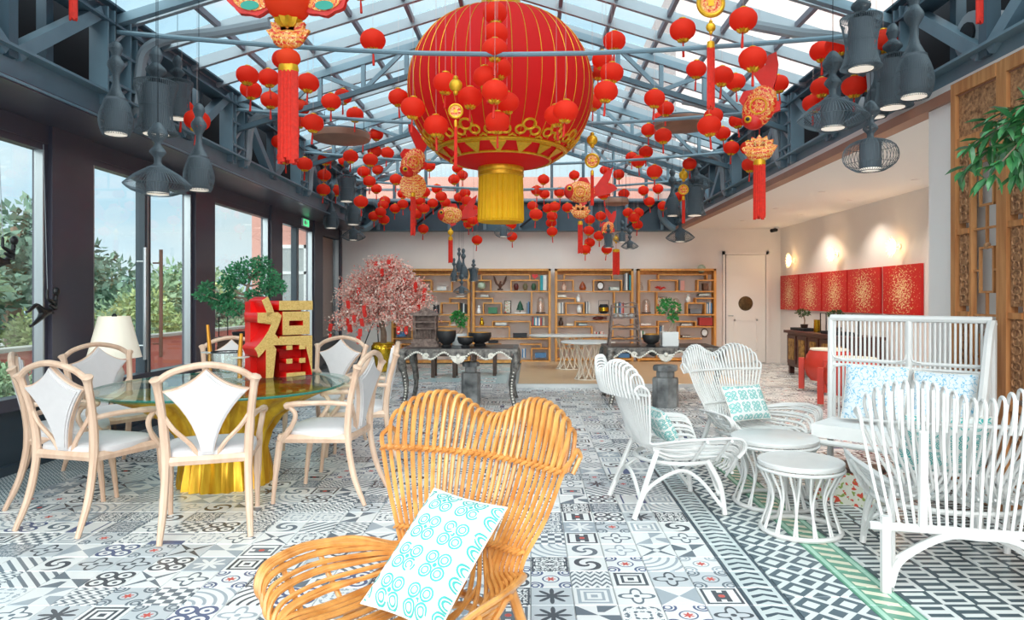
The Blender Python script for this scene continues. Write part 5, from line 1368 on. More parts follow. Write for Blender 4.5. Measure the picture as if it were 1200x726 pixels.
m_drum = mat('drum red lacquer', (214, 62, 44), 0.35, var=0.12, scale=3)
m_skin = mat('drum skin', (232, 222, 206), 0.6)
for (p_, lb) in (((4.52, 10.6), 'red barrel drum with white skin on red posts before the sideboard'), ((4.15, 9.0), 'red barrel drum on red posts behind the settee back')):
    t = thing('red_drum', lb, 'drum', (p_[0], p_[1], 0), rd(20))
    MB().lathe([(0.26, 0.16), (0.32, 0.24), (0.36, 0.36), (0.36, 0.42), (0.32, 0.55), (0.27, 0.63)], 32).build('barrel', m_drum, t)
    for z in (0.15, 0.63): MB().lathe([(0.27, z - 0.012), (0.28, z), (0.27, z + 0.02), (0.01, z + 0.02)], 32).build('skin', m_skin, t)
    for k in range(4):
        a = PI / 4 + k * PI / 2; M = Matrix.Rotation(a, 4, 'Z')
        MB().bx(0.35, 0.43, -0.06, 0.06, 0.03, 0.50, M).bx(0.30, 0.40, -0.03, 0.03, 0.36, 0.43, M).build('leg', m_drum, t, False)
        MB().lathe([(0.03, 0), (0.035, 0.03)], 10, M @ Matrix.Translation((0.39, 0, 0))).build('foot', m_skin, t)
# ================================================================ back of the room: bookcases
m_shelf = mat('oak shelf edge', (226, 164, 88), 0.5, rgb2=(204, 138, 66), scale=4, stretch=(4, 4, 1))
m_back = mat('bookcase back panel', (198, 186, 180), 0.7)
ZF = 0.05
BYF = 15.10; KP = FPX / BYF
def bz(zy): return HC + (40 - zy / 6.05) / KP           # from a crop of the photo scaled 6.05, top row 310
BOARD_H = [(45, 580, 190), (45, 580, 355), (45, 300, 440), (440, 580, 440), (140, 580, 525), (45, 240, 595), (105, 440, 70), (50, 170, 110), (310, 505, 110), (50, 185, 238), (115, 245, 272), (180, 445, 403),
           (110, 240, 565), (370, 520, 565), (450, 580, 595)]
BOARD_V = [(105, 70, 110), (440, 70, 110), (168, 110, 190), (310, 110, 190), (503, 110, 190), (182, 238, 272), (118, 272, 355), (242, 272, 355), (452, 190, 355), (182, 403, 440), (442, 403, 525), (298, 440, 525), (518, 565, 595), (452, 595, 690)]
CASES = [(458.5, True, 'first bookcase, partly behind the blossom tree'), (553.5, False, 'second bookcase'), (650.5, False, 'third bookcase'), (747.5, True, 'fourth bookcase, nearest the door')]
CW = 92 / KP
caseX = []
for (x0, mir, nm) in CASES:
    X0 = (x0 - CX) / KP; caseX.append((X0, mir))
    zf = ZF if X0 > -0.3 else 0.0
    t = thing('bookcase', 'oak bookcase with stepped shelves, ' + nm, 'bookcase', (X0, BYF, zf), 0, 'oak bookcases along the back wall')
    D = 0.25
    H_ = bz(28) - zf
    def lx(zx):
        v = (zx - 42) / (585 - 42) * CW
        return CW - v if mir else v
    MB().bx(0.05, CW - 0.05, D - 0.012, D, H_ - 0.12, H_ - 0.045).build('back_rail', m_shelf, t, False)
    for a in (0, CW - 0.05): MB().bx(a, a + 0.05, 0, D - 0.012, 0, H_).build('side', m_shelf, t, False)
    MB().bx(0, CW, 0, D - 0.012, H_ - 0.045, H_).build('top_board', m_shelf, t, False)
    MB().bx(0.05, CW - 0.05, 0, D - 0.012, 0.02, 0.07).build('bottom_board', m_shelf, t, False)
    for (a, b, z) in BOARD_H:
        p, q = sorted((lx(a), lx(b))); MB().bx(max(p, 0.05), min(q, CW - 0.05), 0.01, D - 0.012, bz(z) - zf - 0.013, bz(z) - zf + 0.013).build('shelf', m_shelf, t, False)
    for (a, za, zb2) in BOARD_V:
        c = lx(a); MB().bx(c - 0.013, c + 0.013, 0.012, D - 0.012, bz(zb2) - zf, bz(za) - zf).build('divider', m_shelf, t, False)
NAME = ['first', 'second', 'third', 'fourth']
def where(ci, zx, zy):
    X0, mir = caseX[ci]; v = (zx - 42) / 543 * CW
    return Vector((X0 + v, BYF + 0.11, bz(zy) + 0.014))
CLR = {'teal': (52, 160, 172), 'white': (232, 230, 226), 'blue': (84, 132, 178), 'red': (176, 52, 48), 'grey': (120, 124, 130), 'black': (40, 42, 46), 'pink': (222, 160, 150), 'green': (70, 130, 96), 'cream': (222, 208, 184), 'brown': (112, 76, 56)}
def bm(c): return mat('book ' + c, CLR[c], 0.6, var=0.08, scale=6)
m_page = mat('paper pages', (238, 234, 224), 0.8)
def book_row(ci, zx, zy, cols, h=0.16, lean=0.0, w=0.03):
    p = where(ci, zx, zy); x = 0.0
    for i, c in enumerate(cols):
        ww = w * R.uniform(0.75, 1.2); hh = h * R.uniform(0.88, 1.05)
        t = thing('upright_book', 'upright book with %s spine in the %s bookcase' % (c, NAME[ci]), 'book', p + Vector((x, 0, 0)), 0, 'upright books in the %s bookcase' % NAME[ci])
        MB().bx(0, ww * 0.12, -0.06, 0.06, 0, hh).bx(ww * 0.82, ww * 0.94, -0.06, 0.06, 0, hh).bx(0, ww * 0.94, -0.064, -0.056, 0, hh).build('cover', bm(c), t, False)
        MB().bx(ww * 0.12, ww * 0.82, -0.056, 0.055, 0.004, hh - 0.005).build('pages', m_page, t, False)
        x += ww
def book_flat(ci, zx, zy, cols, w=0.2):
    p = where(ci, zx, zy); z = 0
    for c in cols:
        ww = w * R.uniform(0.85, 1.0); th = 0.022
        t = thing('flat_book', 'book with %s cover lying flat in the %s bookcase' % (c, NAME[ci]), 'book', p + Vector((0, 0, z)), 0, 'flat books in the %s bookcase' % NAME[ci])
        MB().bx(-ww / 2, ww / 2, -0.09, 0.09, 0, 0.004).bx(-ww / 2, ww / 2, -0.09, 0.09, th - 0.004, th).bx(-ww / 2, -ww / 2 + 0.005, -0.09, 0.09, 0, th).build('cover', bm(c), t, False)
        MB().bx(-ww / 2 + 0.005, ww / 2 - 0.005, -0.086, 0.086, 0.004, th - 0.004).build('pages', m_page, t, False)
        z += th
def item(name, label, cat, ci, zx, zy): return thing(name, label + ' in the %s bookcase' % NAME[ci], cat, where(ci, zx, zy))
def lath(t, nm, prof, m, n=16, **k): return MB().lathe(prof, n, **k).build(nm, m, t)
m_cer = mat('dark red ceramic', (92, 32, 32), 0.25); m_cer2 = mat('olive ceramic', (110, 100, 70), 0.3); m_cer3 = mat('green ceramic', (60, 96, 70), 0.3)
m_globe = mat('pale globe', (214, 222, 204), 0.5, rgb2=(150, 180, 150), scale=14)
m_amber = mat('amber stone', (190, 96, 50), 0.2, rgb2=(110, 40, 24), scale=14)
m_dome = glass('glass dome', (0.95, 0.93, 0.91), 0.3)
m_quartz = mat('rose quartz', (226, 190, 170), 0.4, var=0.1, scale=10)
def vase3(ci, zx, zy, m, lb, s=1.0):
    t = item('small_vase', lb, 'vase', ci, zx, zy); lath(t, 'vase_body', [(0.03 * s, 0), (0.05 * s, 0.04 * s), (0.055 * s, 0.09 * s), (0.035 * s, 0.14 * s), (0.03 * s, 0.15 * s), (0.02 * s, 0.15 * s)], m); lath(t, 'vase_foot', [(0.035 * s, -0.0), (0.035 * s, 0.012)], m_dwood)
def globe(ci, zx, zy):
    t = item('globe', 'pale green globe ornament', 'globe', ci, zx, zy); MB().ell((0, 0, 0.10), 0.09, 0.09, 0.09, 18, 10).build('sphere', m_globe, t); lath(t, 'stand', [(0.05, 0), (0.04, 0.015), (0.015, 0.02)], m_dwood)
def eagle(ci, zx, zy):
    t = item('eagle_statue', 'brown carved eagle with raised wings', 'statue', ci, zx, zy)
    m_e = mat('eagle brown', (96, 56, 38), 0.6, var=0.3, scale=14)
    lath(t, 'plinth', [(0.07, 0), (0.07, 0.03), (0.05, 0.04)], m_dwood); MB().ell((0, 0, 0.11), 0.04, 0.04, 0.08, 12, 8).ell((0.01, -0.03, 0.2), 0.022, 0.028, 0.025, 10, 6).build('eagle_body', m_e, t)
    t.scale = (0.9, 0.9, 0.9)
    for s in (-1, 1): MB().prism([(s * 0.02, 0.12), (s * 0.06, 0.16), (s * 0.13, 0.33), (s * 0.165, 0.36), (s * 0.15, 0.24), (s * 0.11, 0.15), (s * 0.04, 0.09)], -0.015, 0.015).build('wing', m_e, t)
def dome(ci, zx, zy, h=0.36, lb='tall glass dome over a rose stone'):
    t = item('glass_dome', lb, 'dome', ci, zx, zy); lath(t, 'base', [(0.105, 0), (0.105, 0.02), (0.09, 0.025)], m_dwood)
    lath(t, 'dome', [(0.09, 0.025), (0.09, h * 0.65), (0.075, h * 0.85), (0.04, h * 0.96), (0.001, h)], m_dome); lath(t, 'stone', [(0.05, 0.025), (0.06, 0.1), (0.045, h * 0.55), (0.001, h * 0.8)], m_quartz)
def jar(ci, zx, zy):
    t = item('lidded_jar', 'black and gold lidded jar in wire frame', 'jar', ci, zx, zy); lath(t, 'jar_body', [(0.07, 0), (0.10, 0.03), (0.105, 0.15), (0.08, 0.2), (0.06, 0.2)], m_void); lath(t, 'gold_band', [(0.107, 0.05), (0.108, 0.13)], m_goldp)
    MB().tube([(-0.11, 0, 0), (-0.11, 0, 0.28), (0.11, 0, 0.28), (0.11, 0, 0)], 0.005, 5).build('wire', m_void, t)
def pine(ci, zx, zy):
    t = item('pine_ornament', 'dark green cone tree ornament on white base', 'ornament', ci, zx, zy); MB().bx(-0.12, 0.12, -0.06, 0.06, 0, 0.025).build('base', m_wfr, t, False)
    lath(t, 'cone', [(0.012, 0.025), (0.012, 0.07), (0.085, 0.07), (0.055, 0.15), (0.065, 0.15), (0.03, 0.23), (0.001, 0.28)], mat('pine green', (30, 84, 62), 0.6, var=0.3, scale=20))
def figurine(ci, zx, zy, m, lb):
    t = item('figurine', lb, 'figurine', ci, zx, zy); lath(t, 'body', [(0.045, 0), (0.055, 0.05), (0.04, 0.1), (0.02, 0.12)], m); MB().ell((0, 0, 0.145), 0.032, 0.032, 0.035, 12, 7).build('head', m, t)
def boxed(ci, zx, zy, w, h, c, lb):
    t = item('storage_box', lb, 'box', ci, zx, zy); MB().bx(-w / 2, w / 2, -0.09, 0.09, 0, h * 0.78).build('box_body', bm(c), t, False); MB().bx(-w / 2 - 0.004, w / 2 + 0.004, -0.094, 0.094, h * 0.78, h).build('lid', bm(c), t, False)
def clock(ci, zx, zy, lb):
    t = item('mantel_clock', lb, 'clock', ci, zx, zy); M = Matrix.Translation((0, 0, 0.10)) @ Matrix.Rotation(PI / 2, 4, 'X')
    MB().lathe([(0.06, -0.02), (0.075, 0), (0.08, 0.02), (0.065, 0.03)], 22, M, sy=1.2).build('case', m_dwood, t); MB().lathe([(0.06, 0.03), (0.06, 0.034)], 22, M, sy=1.2).build('dial', m_wfr, t); MB().bx(-0.05, 0.05, -0.03, 0.03, 0, 0.02).build('foot', m_dwood, t, False)
def frame_pic(ci, zx, zy, w, h, lb):
    t = item('picture_frame', lb, 'picture', ci, zx, zy); MB().bx(-w / 2, w / 2, -0.01, 0.01, 0, h).build('frame', m_void, t, False); MB().bx(-w / 2 + 0.015, w / 2 - 0.015, -0.014, -0.009, 0.015, h - 0.015).build('print', m_paint, t, False)
def heart(ci, zx, zy):
    t = item('heart_ornament', 'glossy red heart ornament', 'ornament', ci, zx, zy); MB().prism([(0.06 * math.sin(a) ** 3 * 1.1, 0.06 + 0.004 * (13 * math.cos(a) - 5 * math.cos(2 * a) - 2 * math.cos(3 * a) - math.cos(4 * a))) for a in [2 * PI * k / 28 for k in range(28)]], -0.025, 0.025).build('heart', m_redp, t)
# second bookcase
globe(1, 104, 185); eagle(1, 233, 185); vase3(1, 345, 185, m_cer, 'dark red egg-shaped vase'); vase3(1, 408, 185, m_cer2, 'olive egg-shaped vase'); vase3(1, 467, 185, m_cer3, 'green egg-shaped vase'); heart(1, 475, 105)
book_row(1, 512, 185, ['teal', 'teal', 'white', 'white'], 0.31, w=0.034); book_flat(1, 125, 233, ['grey', 'white']); figurine(1, 85, 350, m_white_g, 'white pottery figurine'); boxed(1, 182, 350, 0.19, 0.13, 'green', 'dark green box')
frame_pic(1, 285, 350, 0.15, 0.28, 'tall framed print'); pine(1, 372, 350); book_row(1, 415, 350, ['grey', 'blue', 'black'], 0.25); dome(1, 515, 350)
figurine(1, 105, 436, m_goldp, 'small gold ring figurine'); book_flat(1, 240, 436, ['blue', 'white', 'white'], 0.26); book_row(1, 458, 436, ['red', 'teal', 'white', 'blue', 'white', 'red', 'grey', 'cream'], 0.19, w=0.033)
boxed(1, 372, 520, 0.30, 0.09, 'black', 'flat black case'); book_flat(1, 520, 520, ['teal', 'white'], 0.28); boxed(1, 185, 560, 0.2, 0.05, 'black', 'thin black tray box'); book_row(1, 385, 664, ['blue', 'white', 'blue'], 0.2); boxed(1, 515, 664, 0.24, 0.10, 'blue', 'pale blue lidded box')
# third bookcase
t = item('amber_stone', 'pear-shaped amber stone', 'ornament', 2, 235, 185); lath(t, 'stone', [(0.06, 0), (0.08, 0.05), (0.05, 0.13), (0.001, 0.2)], m_amber)
clock(2, 358, 185, 'oval dark clock with white dial'); book_flat(2, 455, 185, ['teal', 'white', 'teal'], 0.22); book_row(2, 520, 185, ['grey', 'white', 'black', 'teal'], 0.36, w=0.036); figurine(2, 105, 185, m_quartz, 'rose stone figurine')
book_flat(2, 90, 233, ['white', 'cream'], 0.2); figurine(2, 205, 268, m_white_g, 'small round white figurine'); book_row(2, 52, 350, ['white', 'cream', 'white', 'grey', 'white'], 0.25); vase3(2, 212, 350, m_white_g, 'pale jug-like vase', 1.2); book_row(2, 250, 350, ['black', 'white', 'grey', 'white'], 0.26)
jar(2, 382, 350); book_row(2, 462, 350, ['green', 'white', 'black', 'blue', 'pink', 'red'], 0.25); figurine(2, 84, 436, m_dwood, 'round dark wood figurine'); book_flat(2, 145, 436, ['white', 'cream'], 0.16); book_flat(2, 235, 436, ['blue', 'teal'], 0.2)
book_flat(2, 90, 520, ['white', 'white', 'grey'], 0.24); book_flat(2, 240, 520, ['white', 'white'], 0.24); book_row(2, 315, 520, ['white', 'red', 'white', 'black', 'pink', 'white', 'pink'], 0.12); boxed(2, 520, 664, 0.24, 0.09, 'blue', 'flat blue box')
t = item('fish_dish', 'dark red fish-shaped dish', 'dish', 2, 345, 400); MB().ell((0, 0, 0.05), 0.13, 0.03, 0.04, 14, 7).build('dish_body', m_cer, t); MB().prism([(0.11, 0.05), (0.18, 0.09), (0.18, 0.01)], -0.01, 0.01).build('dish_tail', m_cer, t)
# fourth bookcase
book_row(3, 330, 185, ['grey', 'pink', 'pink', 'pink'], 0.22); t = item('coral_ornament', 'branching red coral ornament', 'ornament', 3, 205, 185); mb = MB()
for k in range(8): mb.tube(spline([(0, 0, 0.01), (0.05 * math.cos(k), 0.02 * math.sin(k * 2), 0.05), (0.12 * math.cos(k * 0.8), 0.03, 0.05 + 0.02 * (k % 3))], 3), 0.01, 5)
mb.build('branches', m_redp, t); boxed(3, 515, 185, 0.1, 0.15, 'brown', 'small dark caddy box'); globe(3, 490, 64); figurine(3, 68, 185, m_dome, 'clear glass figurine')
dome(3, 106, 350, 0.32); frame_pic(3, 215, 350, 0.22, 0.36, 'large black and white print'); dome(3, 312, 350, 0.34, 'glass dome beside the large black and white print'); boxed(3, 445, 350, 0.24, 0.10, 'grey', 'grey ridged box'); book_row(3, 515, 350, ['grey', 'white', 'blue', 'white', 'blue'], 0.24); book_flat(3, 505, 225, ['grey', 'teal'], 0.26); figurine(3, 398, 268, m_white_g, 'small white shell figurine')
book_flat(3, 100, 436, ['pink', 'white'], 0.24); book_row(3, 50, 520, ['teal', 'white', 'green', 'white'], 0.14, w=0.04); book_row(3, 185, 520, ['black', 'blue', 'grey', 'white'], 0.26); boxed(3, 515, 436, 0.28, 0.17, 'red', 'red printed case'); clock(3, 510, 520, 'round silver clock'); book_flat(3, 380, 436, ['white', 'grey'], 0.24); book_flat(3, 380, 520, ['black', 'brown'], 0.2)
# first bookcase (what shows beside the blossom tree)
book_row(0, 520, 350, ['black', 'black', 'white', 'black', 'black'], 0.22); book_flat(0, 520, 233, ['white'], 0.22); boxed(0, 110, 515, 0.18, 0.10, 'blue', 'blue lidded box'); vase3(0, 90, 610, m_white_g, 'plain white jar', 1.3); boxed(0, 390, 185, 0.2, 0.08, 'white', 'white box with dark ends'); book_row(0, 330, 350, ['black', 'black', 'grey', 'black'], 0.18); book_flat(0, 460, 436, ['cream'], 0.2)

# ================================================================ carved consoles and what stands on them
m_silver = mat('blackened silver carving', (136, 132, 126), 0.45, metal=0.3, rgb2=(52, 50, 50), scale=22, bump=0.7)
m_bead = mat('bright silver bead', (226, 222, 212), 0.4, metal=0.2)
m_blackw = mat('ebony', (34, 34, 38), 0.3)
def console(label, loc, W=1.52, D=0.95):
    t = thing('carved_console', label, 'console', loc, 0, 'carved silver consoles')
    MB().bx(-W / 2, W / 2, -D / 2, D / 2, 0.72, 0.755).build('table_top', m_silver, t, False)
    MB().bx(-W / 2 + 0.06, W / 2 - 0.06, -D / 2 + 0.06, D / 2 - 0.06, 0.755, 0.76).build('stone_inset', m_blackw, t, False)
    def wave(u): return 0.66 - 0.045 * math.cos(u * 4 * PI) - 0.05 * math.exp(-(u / 0.16) ** 2)
    for sy in (-1, 1):
        top = [(-W / 2 + 0.04, 0.72), (W / 2 - 0.04, 0.72)]
        bot = [((W / 2 - 0.04) * (1 - 2 * k / 40), wave(1 - 2 * k / 40)) for k in range(41)]
        MB().prism(top + bot, sy * (D / 2 - 0.02) - 0.015, sy * (D / 2 - 0.02) + 0.015).build('apron', m_silver, t, False)
        mb = MB()
        for k in range(60):
            u = -1 + 2 * k / 59; mb.ell(((W / 2 - 0.05) * u, sy * D / 2, wave(u) + 0.012), 0.015, 0.016, 0.015, 6, 4)
        mb.build('beading', m_bead, t)
        mb = MB()
        for k in range(11):
            a = PI + PI * k / 10; mb.tube([(0, sy * D / 2, 0.66), (0.095 * math.cos(a), sy * (D / 2 + 0.012), 0.66 + 0.085 * math.sin(a))], [0.006, 0.014], 6)
        mb.ell((0, sy * (D / 2 + 0.005), 0.665), 0.03, 0.03, 0.03, 10, 6)
        mb.build('shell', m_bead, t)
        for sx in (-0.42, 0.42): MB().tube([(sx + 0.04 * math.cos(a) * (1 - a / 14), sy * (D / 2 + 0.005), 0.665 + 0.04 * math.sin(a) * (1 - a / 14)) for a in [0.5 * k for k in range(22)]], 0.009, 5).build('scroll', m_bead, t)
    for sx in (-1, 1):
        MB().bx(sx * (W / 2 - 0.035) - 0.015, sx * (W / 2 - 0.035) + 0.015, -D / 2 + 0.05, D / 2 - 0.05, 0.62, 0.72).build('side_apron', m_silver, t, False)
        for sy in (-1, 1):
            x, y = sx * (W / 2 - 0.06), sy * (D / 2 - 0.06)
            pts = spline([(x, y, 0.72), (x + sx * 0.035, y + sy * 0.035, 0.60), (x - sx * 0.01, y - sy * 0.01, 0.36), (x - sx * 0.015, y - sy * 0.015, 0.18), (x + sx * 0.025, y + sy * 0.025, 0.0)], 5)
            MB().tube(pts, [0.062] * 4 + [0.058] * 4 + [0.042] * 5 + [0.032] * 5 + [0.03] * 3, 10).build('leg', m_silver, t)
            mb = MB()
            for p_ in pts[2::1]: mb.ell((p_.x, p_.y + sy * 0.045 * (0.6 + 0.55 * p_.z), p_.z), 0.013, 0.013, 0.013, 6, 4)
            mb.build('leg_beading', m_bead, t)
    return t
console('silver carved console holding the black and gold bowls', (-0.93, 9.45, 0))
console('silver carved console holding the white potted bonsai', (1.78, 9.70, 0))
CT = 0.76
# shrine-like pavilion (left console)
m_shr = mat('silvered carved wood', (142, 122, 112), 0.55, rgb2=(78, 58, 52), scale=22, bump=0.6)
def pavilion(label, loc, w, h, rz=0):
    t = thing('carved_pavilion', label, 'ornament', loc, rz)
    for k in range(3): MB().bx(-w / 2 + 0.02 * k, w / 2 - 0.02 * k, -w / 3 + 0.015 * k, w / 3 - 0.015 * k, 0.035 * k, 0.035 * (k + 1)).build('step', m_shr, t, False)
    for sx in (-1, 1):
        for sy in (-1, 1): MB().tube([(sx * w * 0.38, sy * w * 0.24, 0.1), (sx * w * 0.38, sy * w * 0.24, h * 0.82)], 0.014, 6).build('column', m_shr, t)
    MB().bx(-w * 0.36, w * 0.36, w * 0.18, w * 0.22, 0.1, h * 0.8).build('back_board', m_shr, t, False)
    for z in (0.45, 0.62): MB().bx(-w * 0.4, w * 0.4, -w * 0.26, w * 0.22, h * z, h * z + 0.015).build('shelf', m_shr, t, False)
    mb = MB()
    for k in range(7): mb.tube([(w * (-0.3 + 0.1 * k), -w * 0.2, 0.1), (w * (-0.3 + 0.1 * k), -w * 0.2, h * 0.42)], 0.006, 5)
    mb.build('grille', m_shr, t)
    pr = [(-w * 0.56, h * 0.86), (-w * 0.44, h * 0.84), (-w * 0.2, h * 0.92), (0, h), (w * 0.2, h * 0.92), (w * 0.44, h * 0.84), (w * 0.56, h * 0.86), (w * 0.42, h * 0.80), (-w * 0.42, h * 0.80)]
    MB().prism(pr, -w * 0.34, w * 0.30).build('roof', m_shr, t, False)
pavilion('silvered carved wooden pavilion beside the black bowls', (-1.42, 9.45, CT), 0.38, 0.52)
m_bowl = mat('matt black bowl', (40, 40, 42), 0.5)
def bowl(label, x, y, r, h):
    t = thing('black_bowl', label, 'bowl', (x, y, CT))
    lath(t, 'foot', [(r * 0.5, 0), (r * 0.55, 0.012), (r * 0.35, 0.04)], m_bowl)
    lath(t, 'bowl_body', [(r * 0.35, 0.03), (r * 0.8, 0.03 + h * 0.25), (r, 0.03 + h * 0.7), (r * 0.97, 0.03 + h), (r * 0.93, 0.03 + h)], m_bowl, 24, caps=False)
    lath(t, 'gold_inside', [(r * 0.01, 0.03 + h * 0.35), (r * 0.7, 0.03 + h * 0.45), (r * 0.92, 0.03 + h * 0.98), (r * 0.96, 0.03 + h * 1.01)], m_candle, 24, caps=False)
bowl('tall black bowl with gold inside next to the pavilion', -1.12, 9.3, 0.13, 0.19)
bowl('wide black bowl with gold inside at the back of the console', -0.70, 9.62, 0.16, 0.15); bowl('small black bowl with gold inside in front of the wide one', -0.86, 9.22, 0.11, 0.11)
def mini_bonsai(label, loc, pot_w, pot_h, square, hgt):
    t = thing('potted_bonsai', label, 'bonsai', loc)
    if square: MB().bx(-pot_w / 2, pot_w / 2, -pot_w / 2, pot_w / 2, 0, pot_h).build('pot', m_white_g, t, False)
    else: lath(t, 'pot', [(pot_w * 0.4, 0), (pot_w * 0.5, pot_h * 0.5), (pot_w * 0.5, pot_h), (pot_w * 0.4, pot_h)], m_white_g, 20)
    MB().tube(spline([(0, 0, pot_h * 0.9), (0.05, 0, pot_h + hgt * 0.25), (-0.03, 0, pot_h + hgt * 0.5), (0.02, 0, pot_h + hgt * 0.8)], 4), [0.03] * 5 + [0.018] * 8, 7).build('trunk', m_bark, t)
    lb_ = MB()
    for (x, z, r) in ((0.0, 0.92, 0.10), (-0.09, 0.72, 0.08), (0.10, 0.78, 0.09), (0.03, 0.55, 0.07), (-0.05, 0.98, 0.07), (0.06, 0.42, 0.06)): leafball(lb_, (x * hgt / 0.42, 0, pot_h + z * hgt), r * hgt / 0.5, 60, 0.045, 0.03, 0.7)
    lb_.build('foliage', mat('bonsai bright green', (60, 158, 72), 0.5, rgb2=(36, 108, 52), scale=10), t, False)
mini_bonsai('small bright green bonsai behind the black bowls', (-1.0, 9.72, CT), 0.22, 0.16, False, 0.28)
mini_bonsai('bonsai with rounded green pads in a square white pot', (1.90, 9.62, CT), 0.22, 0.19, True, 0.42)
# carved tiered rack and black bowls (right console)
t = thing('carved_rack', 'dark carved three-tier rack on the console by the white pot', 'rack', (1.28, 9.6, CT))
for sx in (-1, 1):
    for sy in (-1, 1): MB().beam((sx * 0.21, sy * 0.12, 0), (sx * 0.16, sy * 0.09, 0.56), 0.025, 0.025).build('upright', m_shr, t, False)
for k, z in enumerate((0.06, 0.22, 0.37, 0.52)):
    w = 0.21 - 0.05 * z / 0.56; MB().bx(-w, w, -0.12, 0.12, z, z + 0.02).build('tier', m_shr, t, False)
    MB().tube([(-w, -0.12, z + 0.05), (-w * 0.5, -0.125, z + 0.075), (0, -0.12, z + 0.05), (w * 0.5, -0.125, z + 0.075), (w, -0.12, z + 0.05)], 0.008, 5).build('carved_rail', m_shr, t)
for k in range(4):
    t = thing('white_cup', 'small white cup on the carved three-tier rack', 'cup', (1.16 + 0.075 * k, 9.62, CT + 0.391), 0, 'cups on the carved rack')
    lath(t, 'cup_body', [(0.018, 0), (0.03, 0.02), (0.032, 0.05), (0.028, 0.05)], m_white_g, 12)
    MB().tube([(0.03, 0, 0.04), (0.05, 0, 0.03), (0.03, 0, 0.015)], 0.004, 5).build('handle', m_white_g, t)
bowl('broad black bowl without stand between rack and white pot', 1.62, 9.42, 0.12, 0.13); bowl('narrow black bowl touching the broad one', 1.70, 9.86, 0.09, 0.12)
# stone pedestals under the consoles
m_marb = mat('grey marbled stone', (150, 152, 152), 0.4, rgb2=(64, 66, 68), scale=5)
def pedestal(label, x, y, w, zs):
    t = thing('stone_pedestal', label, 'pedestal', (x, y, 0))
    z = 0
    for i, (k, h) in enumerate(zs): lath(t, 'drum_%s' % ('base', 'block', 'cap')[min(i, 2)], [(w * k * 0.96, z), (w * k, z + 0.02), (w * k, z + h - 0.02), (w * k * 0.94, z + h)], m_marb, 8); z += h
pedestal('octagonal grey marbled pedestal under the bowls console', -0.80, 9.35, 0.13, ((1.0, 0.42), (0.6, 0.08), (0.9, 0.06)))
pedestal('stacked grey stone drums under the white pot console', 1.75, 9.1, 0.17, ((1.0, 0.38), (0.7, 0.09), (0.95, 0.07)))
for (x, y, lb) in ((-1.55, 12.6, 'dark brown wooden stool behind the pavilion console'), (-0.85, 12.9, 'brown wooden stool nearer the oak platform')):
    t = thing('wooden_stool', lb, 'stool', (x, y, 0))
    MB().bx(-0.24, 0.24, -0.2, 0.2, 0.38, 0.44).build('seat', m_dwood, t, False)
    for sx in (-1, 1):
        for sy in (-1, 1): MB().bx(sx * 0.19 - 0.03, sx * 0.19 + 0.03, sy * 0.15 - 0.03, sy * 0.15 + 0.03, 0, 0.38).build('leg', m_dwood, t, False)
# lattice-based tables on the oak platform
m_rope = mat('cream lattice cane', (232, 222, 206), 0.6)
def lattice_table(label, loc, rx, ry, h, rb):
    t = thing('lattice_table', label, 'table', loc, 0, 'white tables on the oak platform')
    MB().lathe([(0.97, h - 0.03), (1.0, h - 0.02), (1.0, h - 0.004), (0.98, h)], 40, sx=rx, sy=ry).build('table_top', m_wrat, t)
    for dr in (-1, 1):
        for k in range(10):
            a0 = 2 * PI * k / 10; pts = []
            for j in range(11):
                f = j / 10; r = rb * (0.62 + 0.38 * ((f - 0.38) / 0.62) ** 2 * (1 if f > 0.38 else 2.0)); a = a0 + dr * 1.3 * f
                pts.append((r * math.cos(a), r * math.sin(a), f * (h - 0.03)))
            MB().tube(pts, 0.010, 5).build('lattice_cane', m_rope, t)
    for z, r in ((0.012, rb * 0.92), (h - 0.04, rb)): MB().tube([(r * math.cos(a), r * math.sin(a), z) for a in [2 * PI * k / 28 for k in range(28)]], 0.012, 6, closed=True).build('ring', m_rope, t)
lattice_table('long white table on a woven lattice drum, nearer the bookcases', ((655 - CX) / FPX * 13.5 + 0.2, 13.5, ZF), 0.78, 0.42, 0.66, 0.27)
lattice_table('round white table on a woven lattice drum at the platform edge', ((689 - CX) / FPX * 11.75, 11.75, ZF), 0.46, 0.46, 0.64, 0.24)

